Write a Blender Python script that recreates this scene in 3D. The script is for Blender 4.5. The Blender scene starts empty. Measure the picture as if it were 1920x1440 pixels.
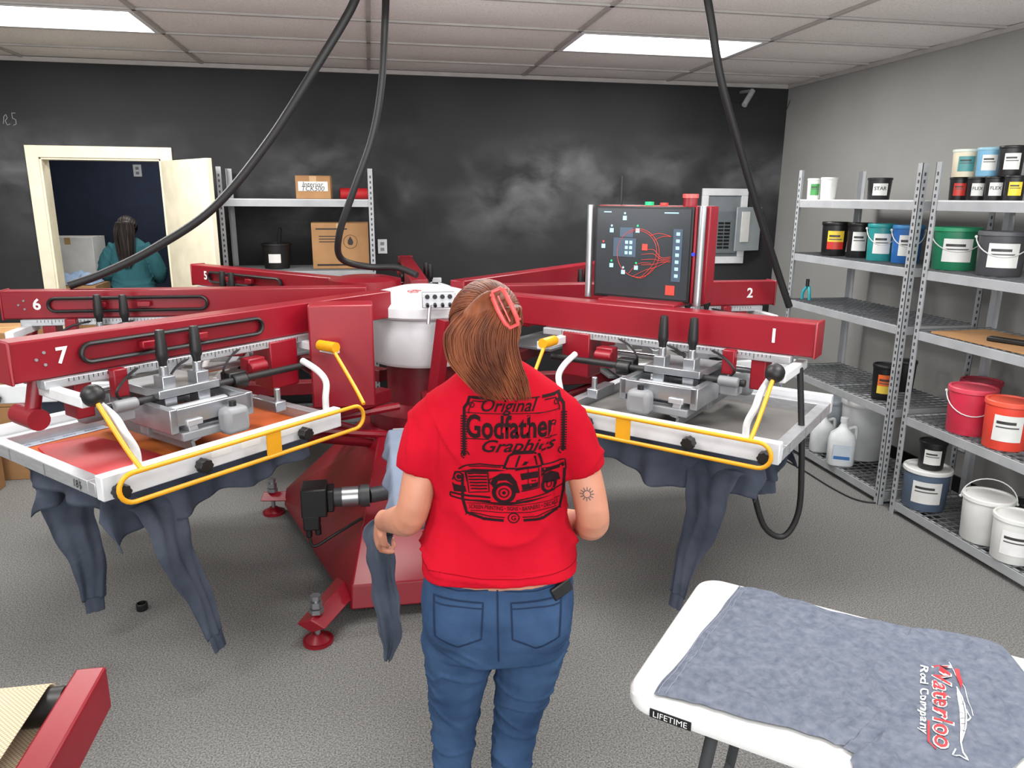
import bpy,bmesh,math,random
from math import sin,cos,pi,atan2,sqrt,exp,radians as RAD
from mathutils import Vector as V, Matrix, noise
from mathutils.bvhtree import BVHTree
random.seed(7)
S=bpy.context.scene; COL=S.collection
S.view_settings.view_transform='Standard'
# ---------------------------------------------------------------- camera
H=1.78;TH=RAD(14);YW=RAD(10.6);RO=RAD(.45);FP=1400.0
CAM=V((0,0,H))
Fw=V((sin(YW)*cos(TH),cos(YW)*cos(TH),-sin(TH)));R0=V((cos(YW),-sin(YW),0));U0=R0.cross(Fw)
R2=R0*cos(RO)+U0*sin(RO);U2=U0*cos(RO)-R0*sin(RO)
cd=bpy.data.cameras.new('camera');cam=bpy.data.objects.new('camera',cd);COL.objects.link(cam)
mw=Matrix((R2,U2,-Fw)).transposed().to_4x4();mw.translation=CAM;cam.matrix_world=mw
cd.sensor_width=36;cd.lens=36*FP/1920;cd.clip_start=.02;S.camera=cam
def ray(px,py):return R2*(px-960)+U2*(720-py)+Fw*FP
def onz(px,py,z):d=ray(px,py);return CAM+d*((z-H)/d.z)
def ony(px,py,y):d=ray(px,py);return CAM+d*(y/d.y)
def onx(px,py,x):d=ray(px,py);return CAM+d*(x/d.x)
HD=V((sin(YW),cos(YW),0))
def atf(px,py,f):d=ray(px,py);return CAM+d*(f/d.dot(HD))
# ---------------------------------------------------------------- materials
def lin(c):return tuple((x/255)/12.92 if x/255<=.04045 else ((x/255+.055)/1.055)**2.4 for x in c)
def mat(name,c,r=.5,m=0,c2=None,ns=7,st=(1,1,1),bump=0,bs=60,bst=(1,1,1),em=0,lo=.35,hi=.65,spec=.5,det=3):
    M=bpy.data.materials.new(name);M.use_nodes=True;nt=M.node_tree;N=nt.nodes;L=nt.links;b=N['Principled BSDF']
    b.inputs['Roughness'].default_value=r;b.inputs['Metallic'].default_value=m;b.inputs['Specular IOR Level'].default_value=spec
    a=lin(c);a2=lin(c2) if c2 else tuple(x*.86 for x in a)
    tc=N.new('ShaderNodeTexCoord');mp=N.new('ShaderNodeMapping');mp.inputs['Scale'].default_value=st
    L.new(tc.outputs['Object'],mp.inputs['Vector'])
    n=N.new('ShaderNodeTexNoise');n.inputs['Scale'].default_value=ns;n.inputs['Detail'].default_value=det;L.new(mp.outputs[0],n.inputs['Vector'])
    cr=N.new('ShaderNodeValToRGB');cr.color_ramp.elements[0].position=lo;cr.color_ramp.elements[1].position=hi
    cr.color_ramp.elements[0].color=(*a2,1);cr.color_ramp.elements[1].color=(*a,1)
    L.new(n.outputs['Fac'],cr.inputs[0]);L.new(cr.outputs[0],b.inputs['Base Color'])
    if bump:
        mp2=N.new('ShaderNodeMapping');mp2.inputs['Scale'].default_value=bst;L.new(tc.outputs['Object'],mp2.inputs['Vector'])
        n2=N.new('ShaderNodeTexNoise');n2.inputs['Scale'].default_value=bs;n2.inputs['Detail'].default_value=4;L.new(mp2.outputs[0],n2.inputs['Vector'])
        bp=N.new('ShaderNodeBump');bp.inputs['Strength'].default_value=bump;bp.inputs['Distance'].default_value=.01
        L.new(n2.outputs['Fac'],bp.inputs['Height']);L.new(bp.outputs[0],b.inputs['Normal'])
    if em:
        L.new(cr.outputs[0],b.inputs['Emission Color']);b.inputs['Emission Strength'].default_value=em
    return M
RED=mat('press_red',(134,13,31),.36,c2=(124,11,27),ns=3)
DRED=mat('dark_red',(108,12,26),.4)
WHT=mat('white_enamel',(214,216,218),.45)
ALU=mat('aluminium',(190,192,196),.42,.6,ns=20,st=(1,1,6))
STEEL=mat('bright_steel',(176,179,183),.3,.85,ns=14)
GALV=mat('galvanised_grey',(172,175,178),.5,.2,ns=9)
WIRE=mat('wire_deck_grey',(112,115,118),.5,.2,ns=9)
BLK=mat('black_plastic',(20,20,21),.45)
RUB=mat('black_rubber',(24,24,25),.55)
YEL=mat('safety_yellow',(226,158,20),.4)
GRY=mat('grey_plastic',(130,132,135),.45)
DGRY=mat('dark_grey',(60,62,65),.5)
CARD=mat('cardboard',(172,130,86),.8,c2=(156,116,76),ns=5)
CREAM=mat('cream_paint',(234,226,200),.5)
PAPER=mat('white_paper',(230,230,226),.7)
INKR=mat('red_ink',(182,22,30),.55)
ORNG=mat('orange_mesh',(196,108,46),.75,c2=(178,84,40),ns=4,spec=.2)
PALEM=mat('grey_mesh',(122,120,117),.75,spec=.2)
TAPE=mat('pale_tape',(178,186,200),.5)
NAVY=mat('slate_navy_cotton',(80,86,99),.94,c2=(62,68,80),ns=6,bump=.4,bs=35,spec=.08)
SLATE=mat('slate_blue_cotton',(116,121,133),.96,c2=(88,95,109),ns=55,bump=.5,bs=70,spec=.04,lo=.25,hi=.75,det=6)
PSHIRT=mat('platen_grey_blue',(112,122,140),.9,ns=4,spec=.15)
TEE=mat('red_cotton',(182,18,38),.92,c2=(164,13,32),ns=6,bump=.3,bs=16,spec=.08)
TEED=mat('red_seam',(138,9,25),.9,spec=.1)
PRINT=mat('black_print',(34,14,18),.8,spec=.15)
DENIM=mat('blue_denim',(60,84,116),.92,c2=(36,54,82),ns=9,bump=.4,bs=24,lo=.22,hi=.8,spec=.08,det=6)
DENS=mat('denim_stitch',(28,42,68),.85,spec=.2)
SKIN=mat('skin',(188,130,105),.5,c2=(176,118,94),ns=10)
HAIR=mat('auburn_hair',(138,78,48),.48,c2=(88,44,28),ns=26,st=(1,1,.2),spec=.28)
HAIR2=mat('dark_hair',(52,38,32),.5,c2=(30,22,19),ns=20,st=(1,1,.3))
CORAL=mat('coral_plastic',(220,86,84),.3)
TEAL=mat('teal_cotton',(50,108,116),.9)
WHITEP=mat('white_polymer',(222,223,222),.42,bump=.05,bs=200)
LOGR=mat('logo_red',(190,36,44),.6);LOGW=mat('logo_white',(224,224,224),.6)
INKDARK=mat('tattoo_ink',(84,70,68),.6)
CARPET=mat('grey_carpet',(146,145,142),.96,c2=(88,88,87),ns=165,bump=.5,bs=240,lo=.34,hi=.66,spec=.03,det=6)
WALLG=mat('grey_wall_paint',(146,146,143),.75,c2=(138,138,135),ns=1.5,bump=.08,bs=90)
NAVYW=mat('dark_blue_wall',(50,60,82),.8)
CEILM=mat('ceiling_tile',(226,222,217),.9,c2=(202,198,193),ns=110,bump=.4,bs=150,lo=.3,hi=.52,det=6)
TBAR=mat('ceiling_bar',(170,166,162),.6)  # toned below the tiles: the grid's shadow lines are put into this colour
def chalkwall():
    M=bpy.data.materials.new('chalkboard_wall');M.use_nodes=True;nt=M.node_tree;N=nt.nodes;L=nt.links;b=N['Principled BSDF'];b.inputs['Roughness'].default_value=.7;b.inputs['Specular IOR Level'].default_value=.25
    tc=N.new('ShaderNodeTexCoord')
    def noi(sc,det,dist,st=(1,1,1)):
        mp=N.new('ShaderNodeMapping');mp.inputs['Scale'].default_value=st;L.new(tc.outputs['Object'],mp.inputs[0])
        n=N.new('ShaderNodeTexNoise');n.inputs['Scale'].default_value=sc;n.inputs['Detail'].default_value=det;n.inputs['Distortion'].default_value=dist;L.new(mp.outputs[0],n.inputs['Vector']);return n.outputs['Fac']
    def mr(src,a,b2,c=0,d=1):
        m=N.new('ShaderNodeMapRange');m.inputs[1].default_value=a;m.inputs[2].default_value=b2;m.inputs[3].default_value=c;m.inputs[4].default_value=d;L.new(src,m.inputs[0]);return m.outputs[0]
    def mul(a,c):
        m=N.new('ShaderNodeMath');m.operation='MULTIPLY';L.new(a,m.inputs[0])
        if isinstance(c,float):m.inputs[1].default_value=c
        else:L.new(c,m.inputs[1])
        return m.outputs[0]
    sx=N.new('ShaderNodeSeparateXYZ');L.new(tc.outputs['Object'],sx.inputs[0])
    big=mr(noi(1.1,3,.3),.36,.66);fine=mr(noi(3,9,.4,(1,1,1.4)),.34,.78)
    win=mul(mr(sx.outputs['Z'],1.3,1.85),mr(sx.outputs['Z'],2.35,2.0))
    f=mul(mul(mul(big,fine),win),.8)
    base=mul(mr(noi(.8,4,.4),.3,.8),.10)
    ad=N.new('ShaderNodeMath');ad.operation='ADD';L.new(f,ad.inputs[0]);L.new(base,ad.inputs[1])
    mx=N.new('ShaderNodeMix');mx.data_type='RGBA';mx.inputs[6].default_value=(*lin((32,33,35)),1);mx.inputs[7].default_value=(*lin((128,129,131)),1)
    L.new(ad.outputs[0],mx.inputs[0]);L.new(mx.outputs[2],b.inputs['Base Color']);return M
CHALK=chalkwall()
def beltmat():
    M=bpy.data.materials.new('woven_belt');M.use_nodes=True;nt=M.node_tree;N=nt.nodes;L=nt.links;b=N['Principled BSDF'];b.inputs['Roughness'].default_value=.8
    tc=N.new('ShaderNodeTexCoord');ck=N.new('ShaderNodeTexChecker');ck.inputs['Scale'].default_value=260;ck.inputs[1].default_value=(*lin((220,207,176)),1);ck.inputs[2].default_value=(*lin((172,158,128)),1)
    L.new(tc.outputs['Object'],ck.inputs[0]);L.new(ck.outputs[0],b.inputs['Base Color']);return M
BELT=beltmat()
LAMP=mat('lamp_diffuser',(255,253,249),.5,em=5.0,c2=(255,251,245))
SCREEN=mat('dark_screen',(46,50,54),.25,em=.12)
UIC=mat('ui_cyan',(150,200,225),.4,em=.5);UIR=mat('ui_red',(205,60,50),.4,em=.4);UIG=mat('ui_slate',(60,76,92),.4,em=.3)
GRN=mat('green_button',(30,190,120),.3,em=.3)
BLUEB=mat('blue_button',(50,60,190),.3,em=.4)
# ---------------------------------------------------------------- mesh builder
class MB:
    def __init__(s,M=None):s.v=[];s.f=[];s.M=M.copy() if M else Matrix()
    def add(s,vs,fs):
        n=len(s.v);s.v+=[s.M@V(p) for p in vs];s.f+=[[i+n for i in f] for f in fs];return s
    def box(s,c,d,rz=0,rx=0,ry=0):
        R=Matrix.Rotation(rz,3,'Z')@Matrix.Rotation(ry,3,'Y')@Matrix.Rotation(rx,3,'X');c=V(c)
        vs=[c+R@V((x*d[0]/2,y*d[1]/2,z*d[2]/2)) for x in(-1,1) for y in(-1,1) for z in(-1,1)]
        return s.add(vs,[(0,1,3,2),(4,6,7,5),(0,4,5,1),(2,3,7,6),(0,2,6,4),(1,5,7,3)])
    def bb(s,x0,x1,y0,y1,z0,z1):return s.box(((x0+x1)/2,(y0+y1)/2,(z0+z1)/2),(x1-x0,y1-y0,z1-z0))
    def loft(s,rings,cap=True,closed=False):
        n=len(rings[0]);vs=[p for r in rings for p in r];fs=[];k=len(rings)
        for i in range(k if closed else k-1):
            for j in range(n):
                a=i*n+j;b=i*n+(j+1)%n;i2=(i+1)%k;fs.append((a,b,i2*n+(j+1)%n,i2*n+j))
        if cap and not closed:fs.append(tuple(range(n))[::-1]);fs.append(tuple((k-1)*n+j for j in range(n)))
        return s.add(vs,fs)
    def tube(s,pts,r,n=10,closed=False,nrm=None,fold=0,ph=0):
        P=[V(p) for p in pts];k=len(P);R=list(r) if isinstance(r,list) else [r]*k;rings=[];N=None
        for i in range(k):
            a=P[i-1] if (i>0 or closed) else P[i];b=P[(i+1)%k] if (i<k-1 or closed) else P[i]
            t=(b-a).normalized()
            if N is None or nrm:
                N=V(nrm) if nrm else (V((0,0,1)) if abs(t.z)<.9 else V((1,0,0)))
            N=(N-t*N.dot(t)).normalized();B=t.cross(N);q=R[i] if isinstance(R[i],tuple) else (R[i],R[i])
            rings.append([P[i]+N*cos(2*pi*j/n)*q[0]+B*(sin(2*pi*j/n)*q[1]+fold*sin(cos(2*pi*j/n)*4.2+ph+i*.12)+fold*.7*sin(cos(2*pi*j/n)*8.5+ph*2-i*.25)) for j in range(n)])
        return s.loft(rings,True,closed)
    def cyl(s,a,b,r,r2=None,n=20):return s.tube([a,b],[r,r if r2 is None else r2],n)
    def lathe(s,prof,c=(0,0,0),n=28):
        return s.loft([[V(c)+V((max(r,.0004)*cos(2*pi*j/n),max(r,.0004)*sin(2*pi*j/n),z)) for j in range(n)] for r,z in prof])
    def ell(s,c,r,n=18,m=12,R=None):
        if isinstance(r,(int,float)):r=(r,r,r)
        rings=[]
        for i in range(m+1):
            t=-pi/2+pi*i/m;q=max(cos(t),.01);rr=[]
            for j in range(n):
                p=V((r[0]*q*cos(2*pi*j/n),r[1]*q*sin(2*pi*j/n),r[2]*sin(t)));rr.append(V(c)+(R@p if R else p))
            rings.append(rr)
        return s.loft(rings)
    def build(s,name,m,par=None,bev=0,sm=40,solid=0):
        me=bpy.data.meshes.new(name);me.from_pydata([tuple(p) for p in s.v],[],s.f)
        bm=bmesh.new();bm.from_mesh(me);bmesh.ops.recalc_face_normals(bm,faces=bm.faces);bm.to_mesh(me);bm.free()
        me.polygons.foreach_set('use_smooth',[True]*len(me.polygons));me.set_sharp_from_angle(angle=RAD(sm))
        me.materials.append(m);o=bpy.data.objects.new(name,me);COL.objects.link(o)
        if par:o.parent=par
        if solid:q=o.modifiers.new('thickness','SOLIDIFY');q.thickness=solid;q.offset=0
        if bev:q=o.modifiers.new('bevel','BEVEL');q.width=bev;q.segments=2;q.limit_method='ANGLE';q.angle_limit=RAD(40)
        return o
def spl(pts,k=8):
    P=[V(p) for p in pts];o=[]
    for i in range(len(P)-1):
        a=P[max(i-1,0)];b=P[i];c=P[i+1];d=P[min(i+2,len(P)-1)]
        for j in range(k):
            t=j/k;o.append(.5*((2*b)+(c-a)*t+(2*a-5*b+4*c-d)*t*t+(3*b-a-3*c+d)*t**3))
    return o+[P[-1]]
def ring(cx,cy,z,rx,ry,n=28,p=2.3):
    o=[]
    for j in range(n):
        a=2*pi*j/n;c=cos(a);q=sin(a);o.append(V((cx+rx*math.copysign(abs(c)**(2/p),c),cy+ry*math.copysign(abs(q)**(2/p),q),z)))
    return o
def tag(o,label,cat,group=None):
    o['label']=label;o['category']=cat
    if group:o['group']=group
    return o
def thing(name,label,cat,loc,rz=0,group=None):
    o=bpy.data.objects.new(name,None);COL.objects.link(o);o.location=loc;o.rotation_euler=(0,0,rz);o.empty_display_size=.1
    return tag(o,label,cat,group)
def struct(o):o['kind']='structure';return o
def at(loc):return MB(Matrix.Translation(-V(loc)))
_tc={}
def T(body,w=None,h=None,shear=0,off=0,sp=1):
    k=(body,shear,off,sp)
    if k not in _tc:
        cu=bpy.data.curves.new('t','FONT');cu.body=body;cu.size=1;cu.shear=shear;cu.offset=off;cu.resolution_u=3;cu.space_character=sp
        o=bpy.data.objects.new('t',cu);COL.objects.link(o);dg=bpy.context.evaluated_depsgraph_get()
        me=bpy.data.meshes.new_from_object(o.evaluated_get(dg));_tc[k]=([(v.co.x,v.co.y) for v in me.vertices],[tuple(p.vertices) for p in me.polygons])
        bpy.data.objects.remove(o);bpy.data.meshes.remove(me);bpy.data.curves.remove(cu)
    vs,fs=_tc[k];xs=[p[0] for p in vs];ys=[p[1] for p in vs];cx=(min(xs)+max(xs))/2;cy=(min(ys)+max(ys))/2
    W=max(xs)-min(xs);Hh=max(ys)-min(ys);sx=w/W if w else h/Hh;sy=h/Hh if h else sx
    return [((x-cx)*sx,(y-cy)*sy) for x,y in vs],fs
def stroke(pts,w,closed=False,step=.008):
    P=[V((p[0],p[1])) for p in pts]
    if closed:P.append(P[0])
    Q=[]
    for a,b in zip(P,P[1:]):
        k=max(1,int((b-a).length/step))
        Q+=[a.lerp(b,i/k) for i in range(k)]
    Q.append(P[-1]);vs=[];fs=[]
    for i,p in enumerate(Q):
        t=(Q[min(i+1,len(Q)-1)]-Q[max(i-1,0)])
        if closed and i in(0,len(Q)-1):t=Q[1]-Q[-2]
        t=t.normalized();n=V((-t.y,t.x))*w/2;vs+=[tuple(p+n),tuple(p-n)]
    for i in range(len(Q)-1):fs.append((2*i,2*i+1,2*i+3,2*i+2))
    return vs,fs
def fill(poly,step=.012):
    bm=bmesh.new();f=bm.faces.new([bm.verts.new((x,y,0)) for x,y in poly]);bmesh.ops.triangulate(bm,faces=[f])
    for _ in range(4):
        e=[e for e in bm.edges if e.calc_length()>step]
        if not e:break
        bmesh.ops.subdivide_edges(bm,edges=e,cuts=1);bmesh.ops.triangulate(bm,faces=[f for f in bm.faces if len(f.verts)>3])
    bm.verts.index_update();r=([(v.co.x,v.co.y) for v in bm.verts],[tuple(v.index for v in f.verts) for f in bm.faces]);bm.free();return r
def circ(cx,cy,rx,ry=None,n=24,a0=0,a1=2*pi):
    ry=ry or rx;return [(cx+rx*cos(a0+(a1-a0)*i/n),cy+ry*sin(a0+(a1-a0)*i/n)) for i in range(n+(0 if abs(a1-a0)>6.28 else 1))]
def put(mb,vf,f):mb.add([f(x,y) for x,y in vf[0]],vf[1]);return mb
def blob(mb,name,m,par,vox,it=6,fn=None):
    o=mb.build(name,m,par);q=o.modifiers.new('r','REMESH');q.mode='VOXEL';q.voxel_size=vox
    q=o.modifiers.new('s','SMOOTH');q.iterations=it;q.factor=.5
    bpy.context.view_layer.update();dg=bpy.context.evaluated_depsgraph_get();me=bpy.data.meshes.new_from_object(o.evaluated_get(dg))
    o.modifiers.clear();o.data=me;me.name=name
    if fn:
        for v in me.vertices:v.co=fn(v.co.copy())
    me.polygons.foreach_set('use_smooth',[True]*len(me.polygons));me.materials.clear();me.materials.append(m);return o
# ---------------------------------------------------------------- room shell
XR=3.58;YB=6.3;ZC=2.735;XL=-4.2;YF=-3.0
struct(MB().bb(XL-.1,XR+.1,YF-.1,9,-.06,0).build('floor',CARPET))
dx0=ony(88,400,YB).x;dx1=ony(312,400,YB).x;dzt=ony(200,297,YB).z
w=MB();w.bb(XL,dx0,YB,YB+.12,0,ZC).bb(dx1,XR,YB,YB+.12,0,ZC).bb(dx0,dx1,YB,YB+.12,dzt,ZC);WB=struct(w.build('wall_back',CHALK))
struct(MB().bb(XR,XR+.1,YF,YB+.12,0,ZC).build('wall_right',WALLG))
struct(MB().bb(XL-.1,XL,YF,YB+.12,0,ZC).build('wall_left',WALLG))
struct(MB().bb(XL-.1,XR+.1,YF-.1,YF,0,ZC).build('wall_front',WALLG))
struct(MB().bb(-4.2,0,8.6,8.7,0,ZC).build('wall_far',NAVYW))
struct(MB().bb(-4.3,-4.2,YB+.12,8.7,0,ZC).build('wall_far_left',NAVYW))
struct(MB().bb(0,.1,YB+.12,8.7,0,ZC).build('wall_far_right',NAVYW))
GX0=.03;GY0=4.6
c=MB();gx=[GX0+1.22*k for k in range(-4,4)];gy=[GY0+.61*k for k in range(-13,4)]
LITE=[(1,0),(-2,0)]
for i in range(len(gx)-1):
    for j in range(len(gy)-1):
        if (i-4,j-13) in LITE:continue
        n=6;vs=[];fs=[];x0,x1,y0,y1=gx[i],gx[i+1],gy[j],min(gy[j+1],YB)
        for a in range(n+1):
            for b in range(n+1):
                s_=sin(pi*a/n)*sin(pi*b/n);vs.append((x0+(x1-x0)*a/n,y0+(y1-y0)*b/n,ZC+.006-.018*s_))
        for a in range(n):
            for b in range(n):fs.append((a*(n+1)+b,a*(n+1)+b+1,(a+1)*(n+1)+b+1,(a+1)*(n+1)+b))
        c.add(vs,fs)
c.bb(XL-.1,XR+.1,YF-.1,8.7,ZC+.09,ZC+.15);struct(c.build('ceiling',CEILM))
c=MB()
for x in gx:c.bb(x-.012,x+.012,YF,YB,ZC-.008,ZC+.004)
for y in gy:
    if y<YB:c.bb(XL,XR,y-.012,y+.012,ZC-.008,ZC+.004)
struct(c.build('trim_2',TBAR))
struct(MB().bb(XL,XR,YB-.02,YB,ZC-.03,ZC).bb(XR-.02,XR,YF,YB,ZC-.03,ZC).build('trim_3',TBAR))
t=MB();k=.085
t.bb(dx0-k,dx0,YB-.022,YB,0,dzt+k).bb(dx1,dx1+k,YB-.022,YB,0,dzt+k).bb(dx0,dx1,YB-.022,YB,dzt,dzt+k)
t.bb(dx0,dx0+.015,YB-.01,YB+.13,0,dzt).bb(dx1-.015,dx1,YB-.01,YB+.13,0,dzt).bb(dx0,dx1,YB-.01,YB+.13,dzt-.015,dzt);struct(t.build('trim_1',CREAM,bev=.003))
hx,hy=dx1+.02,YB-.03;ex,ey=-1.07,5.62;an=atan2(ey-hy,ex-hx);ln=sqrt((ex-hx)**2+(ey-hy)**2)
d=struct(MB().box(((hx+ex)/2,(hy+ey)/2,.01+dzt/2-.01),(ln,.036,dzt-.03),an).build('door_1',CREAM,bev=.003))
nn=V((-sin(an),cos(an),0));hp=V((hx,hy,1))+V((cos(an),sin(an),0))*(ln-.07)
MB().cyl(hp-nn*.06,hp+nn*.06,.012).ell(hp-nn*.06,.026).ell(hp+nn*.06,.026).build('door_handle',STEEL,d)
struct(MB().bb(dx1+k,XR,YB-.012,YB,0,.1).bb(XL,dx0-k,YB-.012,YB,0,.1).build('baseboard_back',BLK))
struct(MB().bb(XR-.012,XR,YF,YB-.012,0,.1).build('baseboard_right',BLK))
def area(x,y,e,z=ZC-.03,sx=1.15,sy=.55,rot=None,col=(1,.985,.965)):
    l=bpy.data.lights.new('panel_or_fill_lamp','AREA');l.shape='RECTANGLE';l.size=sx;l.size_y=sy;l.energy=e;l.color=col
    o=bpy.data.objects.new('panel_or_fill_lamp',l);COL.objects.link(o);o.location=(x,y,z)
    if rot:o.rotation_euler=rot
for (i,j),lab in zip(LITE,('white fluorescent ceiling panel above the control screen and metal shelves','white fluorescent ceiling panel at the upper left above the open doorway')):
    x0=GX0+1.22*i;y0=GY0
    r=thing('ceiling_light',lab,'ceiling light',(x0+.61,y0+.305,ZC-.01))
    m=at(r.location);m.bb(x0+.012,x0+1.208,y0+.012,y0+.04,ZC-.01,ZC+.05).bb(x0+.012,x0+1.208,y0+.57,y0+.598,ZC-.01,ZC+.05).bb(x0+.012,x0+.04,y0+.04,y0+.57,ZC-.01,ZC+.05).bb(x0+1.18,x0+1.208,y0+.04,y0+.57,ZC-.01,ZC+.05);m.build('frame',WHT,r)
    at(r.location).bb(x0+.04,x0+1.18,y0+.04,y0+.57,ZC+.004,ZC+.012).build('diffuser',LAMP,r)
    area(x0+.61,y0+.305,62)
for x,y,e in((-1.76,1.4,52),(1.9,1.6,50),(.1,-.9,54),(-2.9,-1.4,40),(2.6,-1.0,46),(.1,2.9,32)):area(x,y,e)
area(-1.9,7.4,16,2.66,.6,.6)  # unseen lamp added to lift the dark back room
area(-.3,-2.9,205,1.3,6.0,2.0,(RAD(87),0,0),(.96,.98,1))  # unseen fill added behind the camera, evens out ceiling, walls and woman's back
for x,y,e in((-2.2,2.7,26),(1.9,2.6,21),(.3,2.9,26)):  # unseen point lights added only to brighten the ceiling
    l=bpy.data.lights.new('ceiling_fill','POINT');l.energy=e;l.shadow_soft_size=.5;l.color=(.97,.985,1);o=bpy.data.objects.new('ceiling_fill',l);COL.objects.link(o);o.location=(x,y,2.05)
wd=bpy.data.worlds.new('world');S.world=wd;wd.use_nodes=True;wd.node_tree.nodes['Background'].inputs[0].default_value=(.5,.5,.5,1);wd.node_tree.nodes['Background'].inputs[1].default_value=.3
# ---------------------------------------------------------------- press
CX,CY=.258,3.97;PR=thing('carousel_press','large red eight-station rotary screen printing press filling the middle of the room','printing press',(CX,CY,0))
ZT=1.33;ZBm=1.197
def AM(deg,m):return Matrix.Rotation(RAD(deg),4,'Z')@Matrix.Diagonal((1,m,1,1))
WT=Matrix.Translation((CX,CY,0))
ARMS={1:(-45,-1),2:(0,-1),3:(45,-1),4:(90,-1),5:(135,1),6:(180,1),7:(225,1)}
def arm(k):
    deg,m=ARMS[k];A=AM(deg,m);du=.05 if k==1 else 0
    rd=k in(1,7)
    a=MB(A).bb(.29,2.0,-.05,.05,ZBm,ZT).bb(1.995,2.007,-.056,.056,ZBm-.005,ZT+.005).build('arm',RED,PR,bev=.006)
    if k in(1,2,5,6,7):
        nt=MB(A);put(nt,T(str(k),h=.056,off=.025),lambda x,y:(1.845-m*x,.052,1.268+y));nt.build('number',LOGW,a)
    vc=.063*m;zc=1.264;q_=.031
    P=[(1.10+q_*cos(t),vc,zc+q_*sin(t)) for t in [pi/2+pi*i/8 for i in range(9)]]+[(1.76+q_*cos(t),vc,zc+q_*sin(t)) for t in [-pi/2+pi*i/8 for i in range(9)]]
    MB(A).tube(P,[(.008,.012)]*len(P),8,True).build('cable_chain',BLK,a)
    for u in(1.36,1.56):MB(A).box((u,.07*m,zc),(.06,.03,.026)).build('bracket',RED,a,bev=.004)
    if k in(6,7):
        for u,z in((1.90,1.285),(1.925,1.265),(1.90,1.245)):MB(A).cyl((u,.05,z),(u,.054,z),.005,n=10).build('bolt',GRY,a)
    r=MB(A).bb(.8,1.92,.015,.072,1.165,1.196).build('rail',ALU,PR,bev=.003)
    tk=MB(A)
    for i in range(60):tk.bb(.9+.016*i,.902+.016*i,.0722,.073,1.182 if i%5 else 1.172,1.193)
    tk.build('scale_marks',BLK,r)
    for u in(.86,1.89):MB(A).bb(u-.018+du,u+.018+du,-.05,.27,1.135,1.171).build('cross_bar',WHT,PR,bev=.004)
    for pz,sz in(((.98,.02,1.09),(.14,.12,.2)),((1.80,.02,1.12),(.06,.09,.15)),((1.69,.085,1.15),(.05,.04,.10))):MB(A).box(pz,sz).build('head_bracket',RED,PR,bev=.005)
    if k!=1:MB(A).cyl((1.93,-.12,1.06),(1.93,.02,1.06),.036).cyl((1.93,-.03,1.06),(1.9,-.03,1.19),.024).build('lift_roller',RED,PR)
    for q in(-1,1):
        h=MB(A).bb(.99+du,1.95+du,.40*q-.02,.40*q+.02,.875,.955).build('screen_holder',WHT,PR,bev=.004)
        if q==1 or rd:
            for u in(1.91,1.63,1.2):
                u+=du;kn=MB(A);kn.cyl((u,.42*q,.905),(u,.445*q,.905),.012)
                rr=[[V((u+(.024+.002*cos(8*2*pi*j/32))*cos(2*pi*j/32),v_,.905+(.024+.002*cos(8*2*pi*j/32))*sin(2*pi*j/32))) for j in range(32)] for v_ in(.435*q,.47*q)]
                kn.loft(rr);kn.build('hand_knob',BLK,h,bev=.002)
    for u,e in((1.04,-.02),(1.82,.02)):
        MB(A).tube(spl([(u+du,.39,.94),(u+du,.39,1.0),(u+e+du,.375,1.06),(u+e+du,.33,1.10),(u+e+du,.24,1.13)],5),.013,10).build('support_tube',WHT,PR)
    for v_ in(.15,-.1):MB(A).tube([(.9,v_,1.085),(1.78,v_,1.085)],.014,12).build('slide_rod',RUB if v_>0 else STEEL,PR)
    cg=MB(A).box((1.49,.06,1.10),(.24,.26,.03)).box((1.55,.13,1.09),(.05,.06,.13)).box((1.43,.15,1.09),(.05,.06,.13)).cyl((1.55,.13,1.0),(1.55,.13,1.19),.016).cyl((1.43,.15,1.0),(1.43,.15,1.19),.016)
    cg.box((1.64,.2,1.035),(.03,.24,.085)).box((1.34,.2,1.035),(.03,.24,.085)).box((1.49,.31,1.045),(.32,.02,.06)).box((1.49,-.15,1.04),(.26,.03,.09)).build('squeegee_carriage',STEEL,PR,bev=.003)
    MB(A).cyl((1.63,.20,1.03),(1.36,.20,1.03),.026).cyl((1.63,.26,1.02),(1.36,.26,1.02),.020).cyl((1.63,.05,1.04),(1.36,.05,1.04),.024).build('air_cylinder',ALU,PR)
    MB(A).box((1.49,.23,.975),(.26,.20,.03)).box((1.52,.1,.972),(.22,.05,.05)).build('carriage_plate',GRY,PR,bev=.004)
    MB(A).box((1.72,.13,1.06),(.07,.07,.06)).cyl((1.68,.17,1.09),(1.76,.17,1.09),.02).build('valve_body',GRY,PR,bev=.006)
    MB(A).box((1.26,.12,1.08),(.08,.06,.07)).cyl((1.23,.15,1.08),(1.29,.15,1.08),.028).build('drive_motor',BLK,PR,bev=.005)
    MB(A).box((1.14,.08,1.10),(.08,.06,.09)).cyl((1.10,.11,1.11),(1.18,.11,1.11),.022).build('pulley_bracket',RED,PR,bev=.005)
    MB(A).box((1.20,.24,.99),(.05,.16,.04)).cyl((1.20,.30,.99),(1.20,.30,1.06),.012).build('angle_clamp',STEEL,PR,bev=.004)
    for v_,u in((.09,1.5),(.11,1.70),(.1,1.28)):MB(A).tube(spl([(u,v_,1.09),(u+.03,v_+.03,1.13),(u-.02,v_+.01,1.17),(u-.10,.06,1.185)],5),.005,6).build('air_line',RUB,PR)
    for u,v_ in((1.55,.13),(1.43,.15)):
        MB(A).lathe([(.010,0),(.014,.006),(.015,.02),(.021,.03),(.0215,.05),(.0165,.125),(.014,.134),(0,.136)],(u,v_,1.185),18).build('pressure_handle',BLK,PR)
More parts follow.
